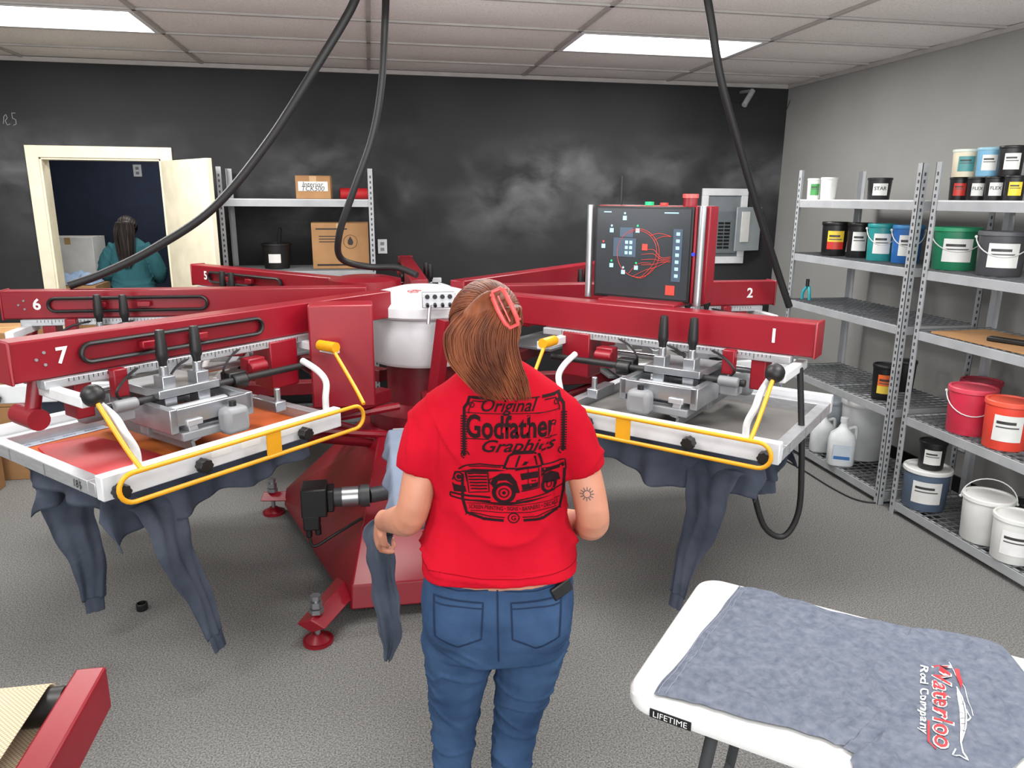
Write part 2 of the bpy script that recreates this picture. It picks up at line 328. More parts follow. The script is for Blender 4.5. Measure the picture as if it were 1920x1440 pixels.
    s_=MB(A).box((1.57,.02,.985),(.035,.60,.07),ry=.2).box((1.57,.02,1.02),(.06,.62,.022)).build('squeegee',ALU,PR,bev=.003)
    MB(A).box((1.578,.02,.935),(.012,.60,.04),ry=.2).build('blade',GRY,s_)
    MB(A).box((1.40,.02,.985),(.025,.60,.085),ry=-.2).box((1.41,.02,1.02),(.07,.62,.022)).build('flood_bar',STEEL,PR,bev=.003)
    for u,v_ in((1.43,.345),(1.66,-.2),(1.3,-.25)):
        cb=MB(A).box((u,v_,1.0),(.10,.07,.10)).build('clamp_block',GRY,PR,bev=.022)
        MB(A).cyl((u,v_,1.045),(u,v_,1.068),.013).build('clamp_knob',BLK,cb)
    MB(A).bb(.98,1.86,-.20,.20,.832,.852).build('platen',GRY,PR,bev=.004)
    MB(A).bb(.3,1.4,-.04,.04,.765,.832).tube([(.22,0,.5),(1.05,0,.78)],.022,8).build('platen_arm',DRED,PR,bev=.004)
    if rd:
        y=MB(A);zc=.93;hh=.046
        L=[(1.0+du+hh*cos(t),.51,zc+hh*sin(t)) for t in [pi/2+pi*i/10 for i in range(11)]]+[(1.90+du+hh*cos(t),.51,zc+hh*sin(t)) for t in [-pi/2+pi*i/10 for i in range(11)]]
        y.tube(L,.0078,10,True).bb(1.36+du,1.42+du,.507,.513,zc-hh,zc+hh)
        for u in(.89,1.87):y.tube(spl([(u+du+(.06 if u<1 else 0),.51,zc+hh),(u+du+(.03 if u<1 else 0),.43,1.03),(u+du,.28,1.16)],4),.0078,10)
        sb=y.build('safety_bar',YEL,PR)
        MB(A).cyl((.89+du,.20,1.17),(.89+du,.30,1.17),.022).build('roller',YEL,sb)
        MB(A).ell((1.87+du,.27,1.17),.036).build('ball_knob',BLK,sb)
for k in ARMS:arm(k)
A8=AM(-90,1)
MB(A8).bb(.98,1.84,-.20,.20,.832,.852).build('platen',GRY,PR,bev=.004);MB(A8).bb(.3,1.4,-.04,.04,.765,.832).build('platen_arm',DRED,PR,bev=.004)
MB().lathe([(0,.94),(.27,.94),(.285,.96),(.285,1.18),(.28,1.185),(0,1.185)],n=48).build('hub_drum',WHT,PR)
ld=MB().lathe([(0,1.19),(.31,1.19),(.32,1.2),(.32,1.245),(.305,1.26),(.24,1.295),(.12,1.325),(0,1.335)],n=48).build('hub_lid',WHT,PR)
m=MB();put(m,stroke(circ(0,0,.035,.015,20,.3,5.2),.007),lambda x,y:(-.05+x,-.16+y,1.318+y*.25));put(m,stroke([(-.02,-.01),(0,.012),(.02,-.008)],.006),lambda x,y:(-.05+x,-.16+y,1.319+y*.25));m.build('emblem',INKR,ld)
MB().lathe([(0,1.2),(.2,1.2),(.2,ZT+.004),(.13,ZT+.02),(0,ZT+.02)],(-.30,.30,0),32).build('hub_cap',RED,PR)
MB().lathe([(0,.1),(.24,.1),(.24,.55),(.3,.6),(.3,.68),(.2,.72),(.2,.94),(0,.94)],n=32).build('column',DRED,PR)
b=MB();bt=[(-.40,-1.04),(-.80,.16),(-.46,.8),(.46,.8),(.66,.2),(.28,-1.04)];tp=[(-.26,-.34),(-.34,.05),(-.2,.26),(.2,.26),(.27,.05),(.2,-.34)]
b.loft([[V((x,y,.07)) for x,y in bt],[V((x*.98,y*.98,.17)) for x,y in bt],[V((x,y,.60)) for x,y in tp]]);b.build('base',RED,PR,bev=.006)
FT=[onz(597,1203,0)-V((CX,CY,0)),onz(514,962,0)-V((CX,CY,0)),V((.26,-1.12,0)),V((.72,.3,0))]
for f in FT:
    d=V((f.x,f.y,0)).normalized();e=V((f.x,f.y,0))
    lg=MB().tube([e*.45+V((0,0,.13)),e+d*.05+V((0,0,.10))],[(.035,.085),(.03,.065)],4).build('leg',RED,PR,bev=.004)
    MB().cyl(e+V((0,0,.0)),e+V((0,0,.014)),.062).cyl(e+V((0,0,.014)),e+V((0,0,.04)),.05,.02).build('levelling_foot',RED,lg)
    MB().cyl(e+V((0,0,.03)),e+V((0,0,.20)),.012).cyl(e+V((0,0,.135)),e+V((0,0,.155)),.03,n=6).cyl(e+V((0,0,.16)),e+V((0,0,.185)),.026,n=6).cyl(e+V((0,0,.195)),e+V((0,0,.212)),.022,n=6).build('levelling_bolt',STEEL,lg)
bx=V((-.14-CX,3.29-CY,0));MB().box((bx.x,bx.y,1.11),(.27,.14,.45)).build('end_block',RED,PR,bev=.008)
MB().tube([(.08,-.36,1.2),(.02,-.34,.75)],.04,4).build('hub_brace',RED,PR)
for s_ in(-1,1):
    MB().tube([(s_*.15,-.28,.75),(s_*.62,-.42,.72)],.02,8).tube([(s_*.2,-.28,.6),(s_*.66,-.44,.70)],.02,8).tube([(s_*.6,-.42,.6),(s_*.6,-.42,.8)],.02,8).build('strut',RED,PR)
mp=ony(590,935,3.2)-V((CX,CY,0));zb=mp.z
mo=MB().box((mp.x,mp.y,zb),(.11,.13,.13)).box((mp.x-.015,mp.y-.02,zb-.09),(.07,.09,.07)).box((mp.x+.07,mp.y,zb),(.03,.10,.10)).cyl((mp.x-.03,mp.y-.03,zb-.11),(mp.x-.03,mp.y-.03,zb-.17),.014).cyl((mp.x+.01,mp.y-.03,zb-.11),(mp.x+.01,mp.y-.03,zb-.16),.014).build('motor',BLK,PR,bev=.006)
MB().tube(spl([(mp.x-.03,mp.y-.03,zb-.16),(mp.x-.01,mp.y-.04,zb-.21),(mp.x+.08,mp.y-.02,zb-.17),(mp.x+.2,mp.y+.05,zb-.13)],6),.007,8).build('motor_cable',RUB,mo)
MB().cyl((mp.x+.085,mp.y,zb),(mp.x+.2,mp.y,zb),.042).cyl((mp.x+.2,mp.y,zb),(mp.x+.24,mp.y,zb),.05).cyl((mp.x+.24,mp.y,zb),(mp.x+.4,mp.y+.05,zb),.035).build('gearbox',DGRY,mo)
MB().cyl((mp.x+.12,mp.y,zb),(mp.x+.19,mp.y,zb),.045).build('gear_collar',STEEL,mo)
vp=ony(822,562,3.60)-V((CX,CY,0));vb=MB().box((vp.x,vp.y,vp.z),(.16,.05,.075)).build('valve_block',ALU,PR,bev=.004)
for i in range(4):
    MB().cyl((vp.x-.055+.036*i,vp.y-.025,vp.z+.018),(vp.x-.055+.036*i,vp.y-.032,vp.z+.018),.011).build('valve_port',BLK,vb);MB().cyl((vp.x-.055+.036*i,vp.y-.025,vp.z-.018),(vp.x-.055+.036*i,vp.y-.045,vp.z-.024),.008).build('valve_knob',BLK,vb)
MB().cyl((vp.x-.045,vp.y-.03,vp.z-.02),(vp.x-.055,vp.y-.05,vp.z-.11),.009).build('lever',STEEL,vb)
# control panel behind arm 1
A1=AM(-45,-1);SU=.965;SW=.455
cp=MB(A1).bb(.95,1.485,-.25,-.15,1.335,1.752).bb(SU+SW+.004,SU+SW+.019,-.15,-.125,1.335,1.75).bb(1.03,1.40,-.2,-.02,1.322,1.342).build('control_panel',RED,PR,bev=.006)
MB(A1).bb(SU-.012,SU+SW+.003,-.15,-.1225,1.338,1.748).build('bezel',BLK,cp,bev=.004)
sc=MB(A1).bb(SU,SU+SW-.008,-.1225,-.119,1.35,1.738).build('screen',SCREEN,cp)
def UI(px,py):return (SU+(px-1118)/192*(SW-.008),-.1165,1.738-(py-396)/168*.388)
def uib(mm,nm,x0,y0,x1,y1,d=0):
    a=UI(x0,y1);b=UI(x1,y0);MB(A1).bb(a[0],b[0],-.1185,-.1172+d,a[2],b[2]).build(nm,mm,sc)
for px,py in((1177,413),(1205,436),(1150,437),(1152,505),(1178,517),(1205,507),(1133,468)):
    uib(UIC,'button_icon',px-4,py-3,px+4,py+5);a=UI(px,py-8);MB(A1).add([(a[0]+x,-.1172,a[2]+y) for x,y in circ(0,0,.005,n=12)],[tuple(range(12))]).build('station_dot',GRN if px in(1152,1205) else UIR if px==1133 else UIC,sc)
for i in range(7):uib(UIC,'button_icon',1284,438+i*13,1291,444+i*13,.0004)
uib(UIC,'status_text',1132,402,1148,404);uib(UIC,'status_text',1258,402,1286,404)
uib(UIG,'menu_tile',1155,452,1203,488);uib(UIG,'menu_tile',1278,432,1296,530);uib(UIG,'menu_tile',1168,432,1196,450)
for i in range(3):
    for j in range(2):uib(UIC,'button_icon',1180+j*9,457+i*10,1186+j*9,463+i*10,.0004)
uib(UIR,'alarm_tile',1216,462,1227,474,.0004);uib(UIR,'alarm_tile',1268,538,1286,556,.0004)
m=MB(A1)
def us(L,w_=.0009):
    P=[V(UI(p[0],p[1])) for p in spl([(a,b,0) for a,b in L],6)]
    m.tube(P,w_,4)
cc=circ(1208,480,44,46,40);us(cc+cc[:1])
us([(1186,444),(1206,436),(1232,446),(1246,470),(1240,500),(1214,528)]);us([(1232,446),(1250,441),(1274,446)]);us([(1240,455),(1256,447),(1274,446)])
for y0,y1 in((468,486),(476,489),(486,492),(496,495)):us([(1216,y0+6),(1240,y0+4),(1256,y1),(1275,y1-2)])
us([(1198,526),(1224,512),(1248,504),(1270,492)]);us([(1190,520),(1210,500),(1236,498)]);us([(1205,527),(1222,526),(1240,508)])
m.build('red_drawing',UIR,sc)
for u in(.922,1.458):MB(A1).cyl((u,-.13,1.33),(u,-.13,1.752),.016).build('post',STEEL,cp)
for u,mm,r,h in((1.19,GRN,.02,.018),(1.26,UIR,.018,.014)):MB(A1).cyl((u,-.18,1.75),(u,-.18,1.75+h),r).build('button',mm,cp)
es=MB(A1).cyl((1.38,-.18,1.75),(1.38,-.18,1.785),.03).build('emergency_stop',RED,cp);MB(A1).cyl((1.38,-.18,1.785),(1.38,-.18,1.802),.034).build('stop_cap',CORAL,es)
MB(A1).cyl((1.04,-.2,1.75),(1.04,-.2,1.88),.005).build('antenna',BLK,cp)
MB(A1).cyl((SU+SW+.011,-.126,1.55),(SU+SW+.011,-.119,1.55),.008).build('power_button',BLUEB,cp)
# screens in the print heads
def screen(k,label,full):
    deg,m=ARMS[k];A=WT@AM(deg,m);du=.05 if k==1 else 0
    f=MB(A);u0,u1,hv=.99+du,1.95+du,.375
    f.bb(u0,u1,-hv,-hv+.045,.878,.925).bb(u0,u1,hv-.045,hv,.878,.925).bb(u0,u0+.045,-hv+.045,hv-.045,.878,.925).bb(u1-.045,u1,-hv+.045,hv-.045,.878,.925)
    o=tag(f.build('printing_screen',ALU,bev=.003),label,'screen','printing screens in the press')
    MB(A).bb(u0+.03,u1-.03,-hv+.03,hv-.03,.881,.884).build('mesh',ORNG if k==7 else PALEM,o)
    if full:
        q=MB(A)
        q.loft([[V((1.755+du+(.125+.012*sin(3*t))*math.copysign(abs(cos(t))**.5,cos(t))*e,.02+(.27+.02*cos(5*t))*math.copysign(abs(sin(t))**.5,sin(t))*e,z)) for t in [2*pi*j/40 for j in range(40)]] for e,z in((1,.884),(.98,.889),(.9,.891))]);q.build('ink',INKR,o)
        tp_=MB(A).bb(1.56+du,1.90+du,-.329,-.285,.885,.887).build('tape',TAPE,o)
        q=MB(A)
        for i in range(4):put(q,T('ROQ',w=.045),lambda x,y,i=i:(1.86-.08*i-x,-.307-y,.8876))
        q.build('tape_lettering',UIG,tp_)
        q=MB(A);put(q,T('186',h=.026,shear=.15),lambda x,y:(1.952,.27+x,.902+y));q.build('handwriting',BLK,o)
        for a,b in((1.15,1.32),(1.38,1.46),(1.5,1.58)):MB(A).bb(a,b,.4203,.4208,.91,.932).build('label',PAPER,o)
    q=MB(A)
    for v_ in(-.2,.05,.28):q.bb(1.951+du,1.9525+du,v_,v_+.004,.88,.923)
    q.build('scratch_marks',GRY,o)
    return o
screen(7,'aluminium-framed screen with pooled red ink clamped under arm seven',1);screen(1,'aluminium-framed screen with grey mesh clamped under arm one beside the woman',0)
screen(6,'aluminium-framed screen clamped under arm six at the left edge',0);screen(2,'aluminium-framed screen clamped under arm two behind the control screen',0)
# shirts on platens
def cloth_on(A,label,mm,sleeves,u0=1.02,u1=1.87,hw=.215,dr=.19,seed=0,end=.10):
    zt=.857;vs=[];fs=[];nu,nv=64,72
    tot=u1-u0+end
    for i in range(nu+1):
        su=tot*i/nu;eu=max(0,su-(u1-u0));u=u0+min(su,u1-u0)+.015*(1-exp(-eu*40))
        d=dr*(.75+.35*max(0,min(1,(u-u0)/(u1-u0))))+.07*noise.noise(V((u*3,seed,0)))*dr/.19
        for j in range(nv+1):
            s_=(hw+d)*(2*j/nv-1);e=max(0,abs(s_)-hw);sg=1 if s_>0 else -1
            v_=sg*min(abs(s_),hw)+sg*(.012*(1-exp(-e*40))+e*(.14*sin(u*22+seed*3+sg)+.08*sin(u*47+seed)+.14))
            z=zt-max(e,eu)*.97-.2*min(e,eu)+.003*noise.noise(V((u*9,s_*9,seed)))
            vs.append((u+.2*eu*sin(s_*26),v_,z))
    for i in range(nu):
        for j in range(nv):a=i*(nv+1)+j;fs.append((a,a+1,a+nv+2,a+nv+1))
    o=tag(MB(A).add(vs,fs).build('shirt',mm,solid=.003,sm=180),label,'shirt','shirts loaded on the press')
    for si,(p0,p1,w0,w1) in enumerate(sleeves):
        p0=V(p0);p1=V(p1);sg=1 if p0.y>0 else -1
        P=spl([p0,p0.lerp(p1,.12)+V((0,.035*sg,.0)),p0.lerp(p1,.4)+V((.012,.02*sg,0)),p0.lerp(p1,.72)+V((-.010,-.005,0)),p1],9);n=len(P)
        R=[((w0+(w1-w0)*(i/(n-1))**.9)*(1+.03*sin(i*.9+seed)),.003) for i in range(n)]
        s2=MB(A).tube(P,R,48,nrm=(1,.35*sg,0),fold=.006,ph=seed+si*2).build('sleeve',mm,o,sm=180)
        d=(P[-1]-P[-2]).normalized();MB(A).tube([P[-1]-d*.006,P[-1]+d*.055],[(w1*.86,.009),(w1*.8,.007)],24,nrm=(1,.35*sg,0),fold=.003).build('cuff',mm,s2,sm=70)
AW=lambda k:WT@AM(*ARMS[k])
cloth_on(AW(7),'slate navy long-sleeved shirt on the platen under arm seven, both sleeves dangling',NAVY,[((1.70,.24,.76),(1.58,.34,.20),.115,.042),((1.76,-.235,.80),(1.72,-.25,.22),.125,.042)],u1=1.86,seed=1)
cloth_on(AW(1),'slate navy long-sleeved shirt on the platen under arm one, sleeve dangling right of the woman',NAVY,[((1.72,.24,.76),(1.62,.30,.19),.13,.042),((1.78,-.235,.78),(1.78,-.25,.55),.10,.06)],u0=1.06,u1=1.88,seed=2,dr=.21)
cloth_on(WT@A8,'blue-grey shirt being loaded on the platen directly in front of the woman',PSHIRT,[],u1=1.86,seed=3,dr=.07,end=.05)
cloth_on(AW(6),'slate navy shirt on the platen under arm six at far left',NAVY,[],seed=4);cloth_on(AW(2),'slate navy shirt on the platen under arm two behind the control screen',NAVY,[],seed=5)
# hanging cables
def hose(label,pts,r,k=10,group=None):return tag(MB().tube(spl(pts,k),r,12).build('hanging_cable',RUB),label,'cable',group)
c1=[onz(676,-30,ZC)]+[atf(px,py,f) for px,py,f in((655,22,3.85),(590,130,3.85),(500,270,3.85),(400,390,3.8),(290,465,3.75),(200,510,3.7),(130,535,3.65))]
hose('thick black cable swooping left from the ceiling to arm six',c1,.021)
c2=[onz(724,-30,ZC)]+[atf(px,py,f) for px,py,f in((722,40,3.95),(715,160,3.95),(697,260,3.95),(662,360,3.95),(636,440,4.0),(640,485,4.1),(690,500,4.2),(745,502,4.2),(782,516,4.15))]
hose('thick black cable dropping to the press hub in a hooked bend',c2,.018)
c3=[onz(1322,-30,ZC)]+[atf(px,py,f) for px,py,f in((1332,30,3.75),(1352,150,3.8),(1385,270,3.9),(1420,390,4.0),(1455,500,4.1),(1480,575,4.15))]
hose('thick black cable dropping past the control screen to arm two',c3,.019)
c4=[atf(px,py,f) for px,py,f in((1500,690,2.8),(1502,770,2.8),(1503,870,2.8),(1497,960,2.8),(1470,1005,2.8),(1435,990,2.8),(1415,930,2.8),(1412,880,2.8))]
tag(MB().tube(spl(c4,8),.012,12).build('air_hose',RUB),'thin black hose looping down from the outer end of arm one','hose')
# ---------------------------------------------------------------- people
def hand(mb,W,d,n,curl,L=1.0,side=1):
    d=V(d).normalized();n=V(n);n=(n-d*n.dot(d)).normalized();s_=d.cross(n)*side;W=V(W)
    K=W+d*.075
    mb.tube([W-d*.02,W+d*.015,W+d*.05,K+d*.008],[(.02,.025),(.018,.030),(.016,.038),(.012,.036)],14,nrm=tuple(n))
    for i,l in enumerate((.066,.074,.069,.054)):
        p=K+s_*(i-1.5)*.0195;a=curl*.5;P=[p-d*.02,p]
        for q,fr in enumerate((.42,.32,.26)):
            p=p+(d*cos(a)+n*sin(a))*l*fr*1.1;P.append(p);a+=curl
        mb.tube(P,[.0098,.0096,.0088,.0082,.007],8)
    p=W+d*.02-s_*.03;mb.tube([W+d*.012-s_*.012,p,p+d*.028-s_*.012+n*.012,p+d*.05-s_*.006+n*.026],[.014,.0125,.010,.008],8)
def person(label,loc,rz,M,La,Ra,LW,RW,ls,rs,seed,pony,hx0=-.03,vox=.0055):
    r=thing('person',label,'person',loc,rz)
    TR=[(.918,.0,-.012,.188,.138),(.96,0,-.008,.184,.131),(1.04,0,0,.168,.118),(1.13,0,0,.159,.112),(1.22,0,0,.164,.114),(1.29,0,-.003,.164,.108),(1.340,0,-.006,.150,.092),(1.370,0,-.006,.122,.078),(1.398,-.004,-.004,.088,.064),(1.420,-.008,0,.060,.056)]
    b=MB();b.loft([ring(cx,cy,z-.006,rx-.018,ry-.018) for z,cx,cy,rx,ry in TR])
    b.loft([ring(0,-.01,z,q,w_) for z,q,w_ in((.70,.15,.10),(.80,.165,.115),(.90,.165,.115),(.96,.16,.108))])
    LG=[[(-.090,-.005,.78),(-.100,.0,.64),(-.114,.02,.47),(-.119,.0,.32),(-.125,.0,.09)],[(.088,-.005,.78),(.076,.0,.64),(.052,.02,.47),(.036,.0,.32),(.030,.0,.09)]]
    for l in LG:b.tube(spl(l,4),[.084-.05*(i/16)**.85 for i in range(17)],16)
    b.tube([(-.005,-.01,1.37),(-.012,0,1.42),(hx0,.015,1.47)],[.054,.048,.05],16)
    b.ell((hx0,.025,1.507),(.070,.088,.096),20,14).ell((hx0,.055,1.452),(.052,.058,.055)).tube([(hx0,.11,1.52),(hx0,.127,1.492),(hx0,.112,1.483)],[.008,.013,.012],8)
    for q in(-1,1):b.ell((hx0+q*.072,.02,1.495),(.009,.02,.032),8,8).ell((hx0+q*.03,.105,1.478),(.018,.012,.014),8,8)
    for a in(La,Ra):
        P=spl(a,5);n=len(P);b.tube(P,[.0385+.003*sin(pi*min(1,i/(n-1)*2))+.003*exp(-((i/(n-1)-.62)/.12)**2)-.013*max(0,(i/(n-1)-.55)/.45)**1.2 for i in range(n)],16)
    hand(b,*LW);hand(b,*RW)
    bo=blob(b,'body',M[0],r,vox,4)
    for q in(-1,1):
        MB().ell((hx0+q*.03,.105,1.513),(.013,.008,.008),10,8).build('eye',LOGW,r);MB().tube([(hx0+q*.015,.113,1.535),(hx0+q*.03,.113,1.54),(hx0+q*.048,.10,1.535)],[.002,.0035,.002],6).build('eyebrow',HAIR2,r)
    MB().ell((hx0,.113,1.454),(.022,.006,.007),10,8).build('mouth',CORAL,r)
    s_=MB();s_.loft([ring(cx,cy,z,rx,ry) for z,cx,cy,rx,ry in TR])
    for P,R in(ls,rs):
        Q=spl(P,4);k=len(P)-1;s_.tube(Q,[R[min(i//4,k-1)]+(R[min(i//4,k-1)+1]-R[min(i//4,k-1)])*((i/4)-min(i//4,k-1)) for i in range(len(Q))],20)
    def rg(n_,p=3):return (1-min(1,abs(n_)*4.5))**p
    def fs(c):
        g=max(0,1-abs(c.z-1.0)/.15);up=max(0,1-abs(c.z-1.24)/.17)*min(1,abs(c.x)/.10)
        k=.007*noise.noise(c*7+V((seed,0,0)))+.014*rg(noise.noise(V((c.x*4+c.z*2,c.y*4,c.z*12+seed))))*g+.010*rg(noise.noise(V((c.x*9-c.z*7*(1 if c.x>0 else -1),c.y*4,c.z*4+c.x*3+seed))))*up
        k+=.006*noise.noise(V((c.x*15+c.z*7,c.y*4,c.z*5-c.x*6)))
        if abs(c.x)>.13 and c.z>1.1:k+=.006*noise.noise(V((c.x*14+c.z*18,c.y*6,c.z*8)))
        dr=V((c.x,c.y*1.4,0));dr=dr.normalized() if dr.length>.01 else V((0,0,1));c=c+dr*k
        if c.z<.95:c.z+=.008*sin(c.x*14+seed)
        return c
    sh=blob(s_,'t_shirt',M[1],r,.0065,5,fs)
    j=MB();j.loft([ring(0,cy,z,rx,ry,p=2.4) for z,cy,rx,ry in((.70,-.01,.166,.112),(.76,-.012,.182,.126),(.83,-.012,.187,.128),(.90,-.008,.180,.122),(.955,-.005,.168,.114))])
    for q in(-1,1):j.ell((q*.090,-.058,.81),(.091,.081,.105),18,12)
    for l in LG:
        P=spl(l,4);n=len(P);j.tube(P,[.1,.0985,.095,.090,.084,.078,.072,.067,.062,.058,.056,.054,.051,.048,.045,.043,.043][:n],18)
    def fj(c):
        k=.004*noise.noise(V((c.x*8,c.y*8,c.z*16+seed)));lw=max(0,min(1,(.80-c.z)/.1))
        k+=lw*(.004*noise.noise(V((c.x*10+c.z*6,c.y*5,c.z*30)))+.006*rg(noise.noise(V((c.x*6,c.y*6,c.z*17+c.x*6)))));cx=(-.11 if c.x<-.02 else .06) if c.z<.66 else 0
        dr=V((c.x-cx,c.y,0));dr=dr.normalized() if dr.length>.005 else V((0,0,1));return c+dr*k
    je=blob(j,'jeans',M[2],r,.006,3,fj)
    for l,rz2 in((LG[0],.5),(LG[1],-.2)):
        x,y,_=l[-1];m=MB(Matrix.Translation((x,y,0))@Matrix.Rotation(rz2,4,'Z'))
        m.loft([ring(0,cy,z,rx,ry,20,2.4) for z,cy,rx,ry in((0,.06,.043,.125),(.03,.06,.045,.127),(.055,.05,.042,.112),(.075,.02,.04,.075),(.11,0,.04,.05))]);m.build('shoe',LOGW,r)
    h=MB();hc=V((hx0,.0,1.508));hr=V((.081,.102,.093));h.ell(hc,hr,28,18)
    tg=V((hx0+.042,-.086,1.556)) if pony else V((hx0,-.1,1.45))
    q0=V(((tg.x-hc.x)/hr.x,(tg.y-hc.y)/hr.y,(tg.z-hc.z)/hr.z)).normalized()
    NS=640 if pony else 120;rw=.0015 if pony else .0036
    for i in range(NS):
        t=2*pi*i/NS+random.uniform(-.03,.03)
        st=V((cos(t)*.95,.35+.25*sin(t),sin(t)*.95)).normalized()
        if sin(t)<-.2:st=V((cos(t)*.95,-.2+.3*cos(2*t),-.75)).normalized()
        P=[];sw=random.uniform(-.07,.07);e=1.005+.022*random.random()
        for q in range(10):
            d=st.slerp(q0,q/9) if st.dot(q0)>-.98 else q0.copy();d=d+V((sw*sin(pi*q/9),0,sw*sin(pi*q/9)));d.normalize();P.append(V((hc.x+d.x*hr.x*e,hc.y+d.y*hr.y*e,hc.z+d.z*hr.z*e)))
        h.tube(P,[.0008]+[rw]*8+[rw*.8],4)
    if pony:
        pp=[tg+V((-.005,.01,.0)),tg+V((-.022,-.026,-.002)),V((-.036,-.130,1.505)),V((-.030,-.136,1.452)),V((-.006,-.135,1.408)),V((.020,-.133,1.362))]
        ra=[(.026,.03),(.022,.052),(.024,.068),(.022,.067),(.017,.057),(.010,.038)]
    else:
        pp=[V((hx0,-.08,1.55)),V((hx0,-.11,1.48)),V((hx0,-.12,1.38)),V((hx0,-.125,1.28)),V((hx0,-.125,1.2)),V((hx0,-.12,1.14))];ra=[(.03,.06),(.035,.075),(.03,.07),(.025,.06),(.02,.045),(.008,.02)]
    PP=spl(pp,5);n=len(PP);RA=[]
    for i in range(n):
        a=i/5;i0=min(int(a),4);f=a-i0;RA.append((ra[i0][0]*(1-f)+ra[i0+1][0]*f,ra[i0][1]*(1-f)+ra[i0+1][1]*f))
    h.tube(PP[:-5],[(a*.80,b_*.80) for a,b_ in RA[:-5]],20,nrm=(0,-1,0))
    for i in range(860 if pony else 150):
        th=random.uniform(0,2*pi);w0=random.uniform(.68,1.12);ph=random.uniform(-.3,.3);jt=random.uniform(-.016,.016);cut=random.randint(n-9,n)
        P=[]
        for k_ in range(cut):
            a,b_=RA[k_];tt=th+ph*k_/n;P.append(PP[k_]+V((b_*w0*cos(tt)+jt*k_/n,a*w0*sin(tt),0)))
        h.tube(P,[.0011 if pony else .0028]*(cut-2)+[.0009,.0004],4)
    ho=h.build('hair',M[3],r,sm=180)
    return r,bo,sh,je,ho,tg
WL=tuple(R0*(-.03)+HD*1.665);WL=(WL[0],WL[1],0)
LA=[(-.10,0,1.305),(-.168,-.012,1.21),(-.204,-.032,1.058),(-.258,.065,.995),(-.306,.150,.955)]
RAa=[(.10,0,1.305),(.180,-.012,1.21),(.222,-.038,1.055),(.210,.08,.985),(.16,.180,.955)]
W1,body,shirt,jeans,hair,tg=person('woman seen from behind in a red printed t-shirt and blue jeans at the press',WL,-YW,(SKIN,TEE,DENIM,HAIR),LA,RAa,
 ((-.308,.155,.952),(-.22,.42,-.64),(.85,.3,-.2),.75,1,-1),((.155,.185,.952),(-.6,.6,-.35),(-.2,-.4,-.85),.6,1,1),
 ([(-.080,0,1.322),(-.150,-.006,1.266),(-.188,-.016,1.160)],[.064,.062,.055]),([(.080,0,1.322),(.156,-.006,1.266),(.200,-.016,1.160)],[.064,.062,.055]),1,True)
# claw clip
cl=MB();a=tg+V((.002,-.046,.006))
Rm=Matrix.Rotation(-.45,3,'Y')
L=[a+Rm@V((x,-.004-.014*cos(z*28),z)) for x,z in [(-.009,.039),(.009,.039),(.0135,.027),(.0145,0),(.0135,-.028),(.009,-.043),(-.009,-.043),(-.0135,-.028),(-.0145,0),(-.0135,.027)]]
cl.tube(L,[(.0046,.005)]*10,8,True)
cl.tube([a+Rm@V((-.002,-.014,.028)),a+Rm@V((-.002,-.016,-.03))],[(.002,.0045)]*2,6)
for q in(-1,1):
    for z in(-.034,-.017,0,.017,.034):cl.tube([a+Rm@V((q*.0135,-.010,z)),a+Rm@V((q*.016,.012,z-.004)),a+Rm@V((q*.010,.03,z-.006))],[.004,.0035,.002],6)
cl.build('hair_clip',CORAL,W1)
def bvh(o):return BVHTree.FromPolygons([v.co.copy() for v in o.data.vertices],[tuple(p.vertices) for p in o.data.polygons])
def projector(o,off=.0016):
    B=bvh(o)
    def f(x,z):
        h,n,_,_=B.ray_cast(V((x,-1,z)),V((0,1,0)))
        return h+n*off if h else V((x,-.1,z))
    return f
pj=projector(shirt);PX,PZ=.036,1.215
pm=MB();sub=lambda vf,ox,oy:([((x+ox-PX)*1.10+PX,y+oy) for x,y in vf[0]],vf[1])
def pr(vf,ox=0,oy=0):put(pm,sub(vf,PX+ox,PZ+oy),pj)
def prt(vf):put(pm,([(x*1.42+PX-.012,(y+.0275)*1.17-.045+PZ) for x,y in vf[0]],vf[1]),pj)
def st2(p,w_,c_=False,**k):prt(stroke(p,w_*.66,c_,step=.005))
pr(T('Original',w=.112,h=.035,shear=.35,off=.012),-.01,.122);pr(T('Godfather',w=.180,h=.052,off=.026),-.006,.080);pr(T('Graphics',w=.148,h=.037,shear=.4,off=.014),.010,.034)
pr(T('SCREEN PRINTING • SIGNS • BANNERS • DECALS',w=.182,h=.0095,off=.012),0,-.108)
pr(stroke([(-.10,.108),(-.06,.109),(.09,.109)],.0016));pr(stroke([(-.098,.052),(-.05,.0535)],.002));pr(stroke([(.06,.0525),(.086,.053)],.002))
for q in(-1,1):
    pr(stroke([(q*.055,.140),(q*.090,.140),(q*.093,.128),(q*.100,.118),(q*.100,.012)],.006));pr(stroke([(q*.060,.133),(q*.083,.133),(q*.091,.114),(q*.091,.106)],.0022));pr(stroke([(q*.104,-.03),(q*.104,-.09),(q*.096,-.122),(q*.06,-.135),(q*.02,-.136)],.006));pr(stroke([(q*.088,-.121),(q*.05,-.128),(q*.018,-.129)],.0022))
    for i in range(16):pr(stroke([(q*.094,.1-.0055*i),(q*.107,.1-.0055*i)],.0028))
    for i in range(8):pr(stroke([(q*(.096-.008*i),-.1235-.0014*i),(q*(.098-.008*i),-.1285-.001*i)],.0018,step=.003))
    pr(stroke(circ(q*.098,.015,.008,n=14,a0=0,a1=4.5),.0025));pr(stroke(circ(q*.085,.125,.005,n=12),.002,True))
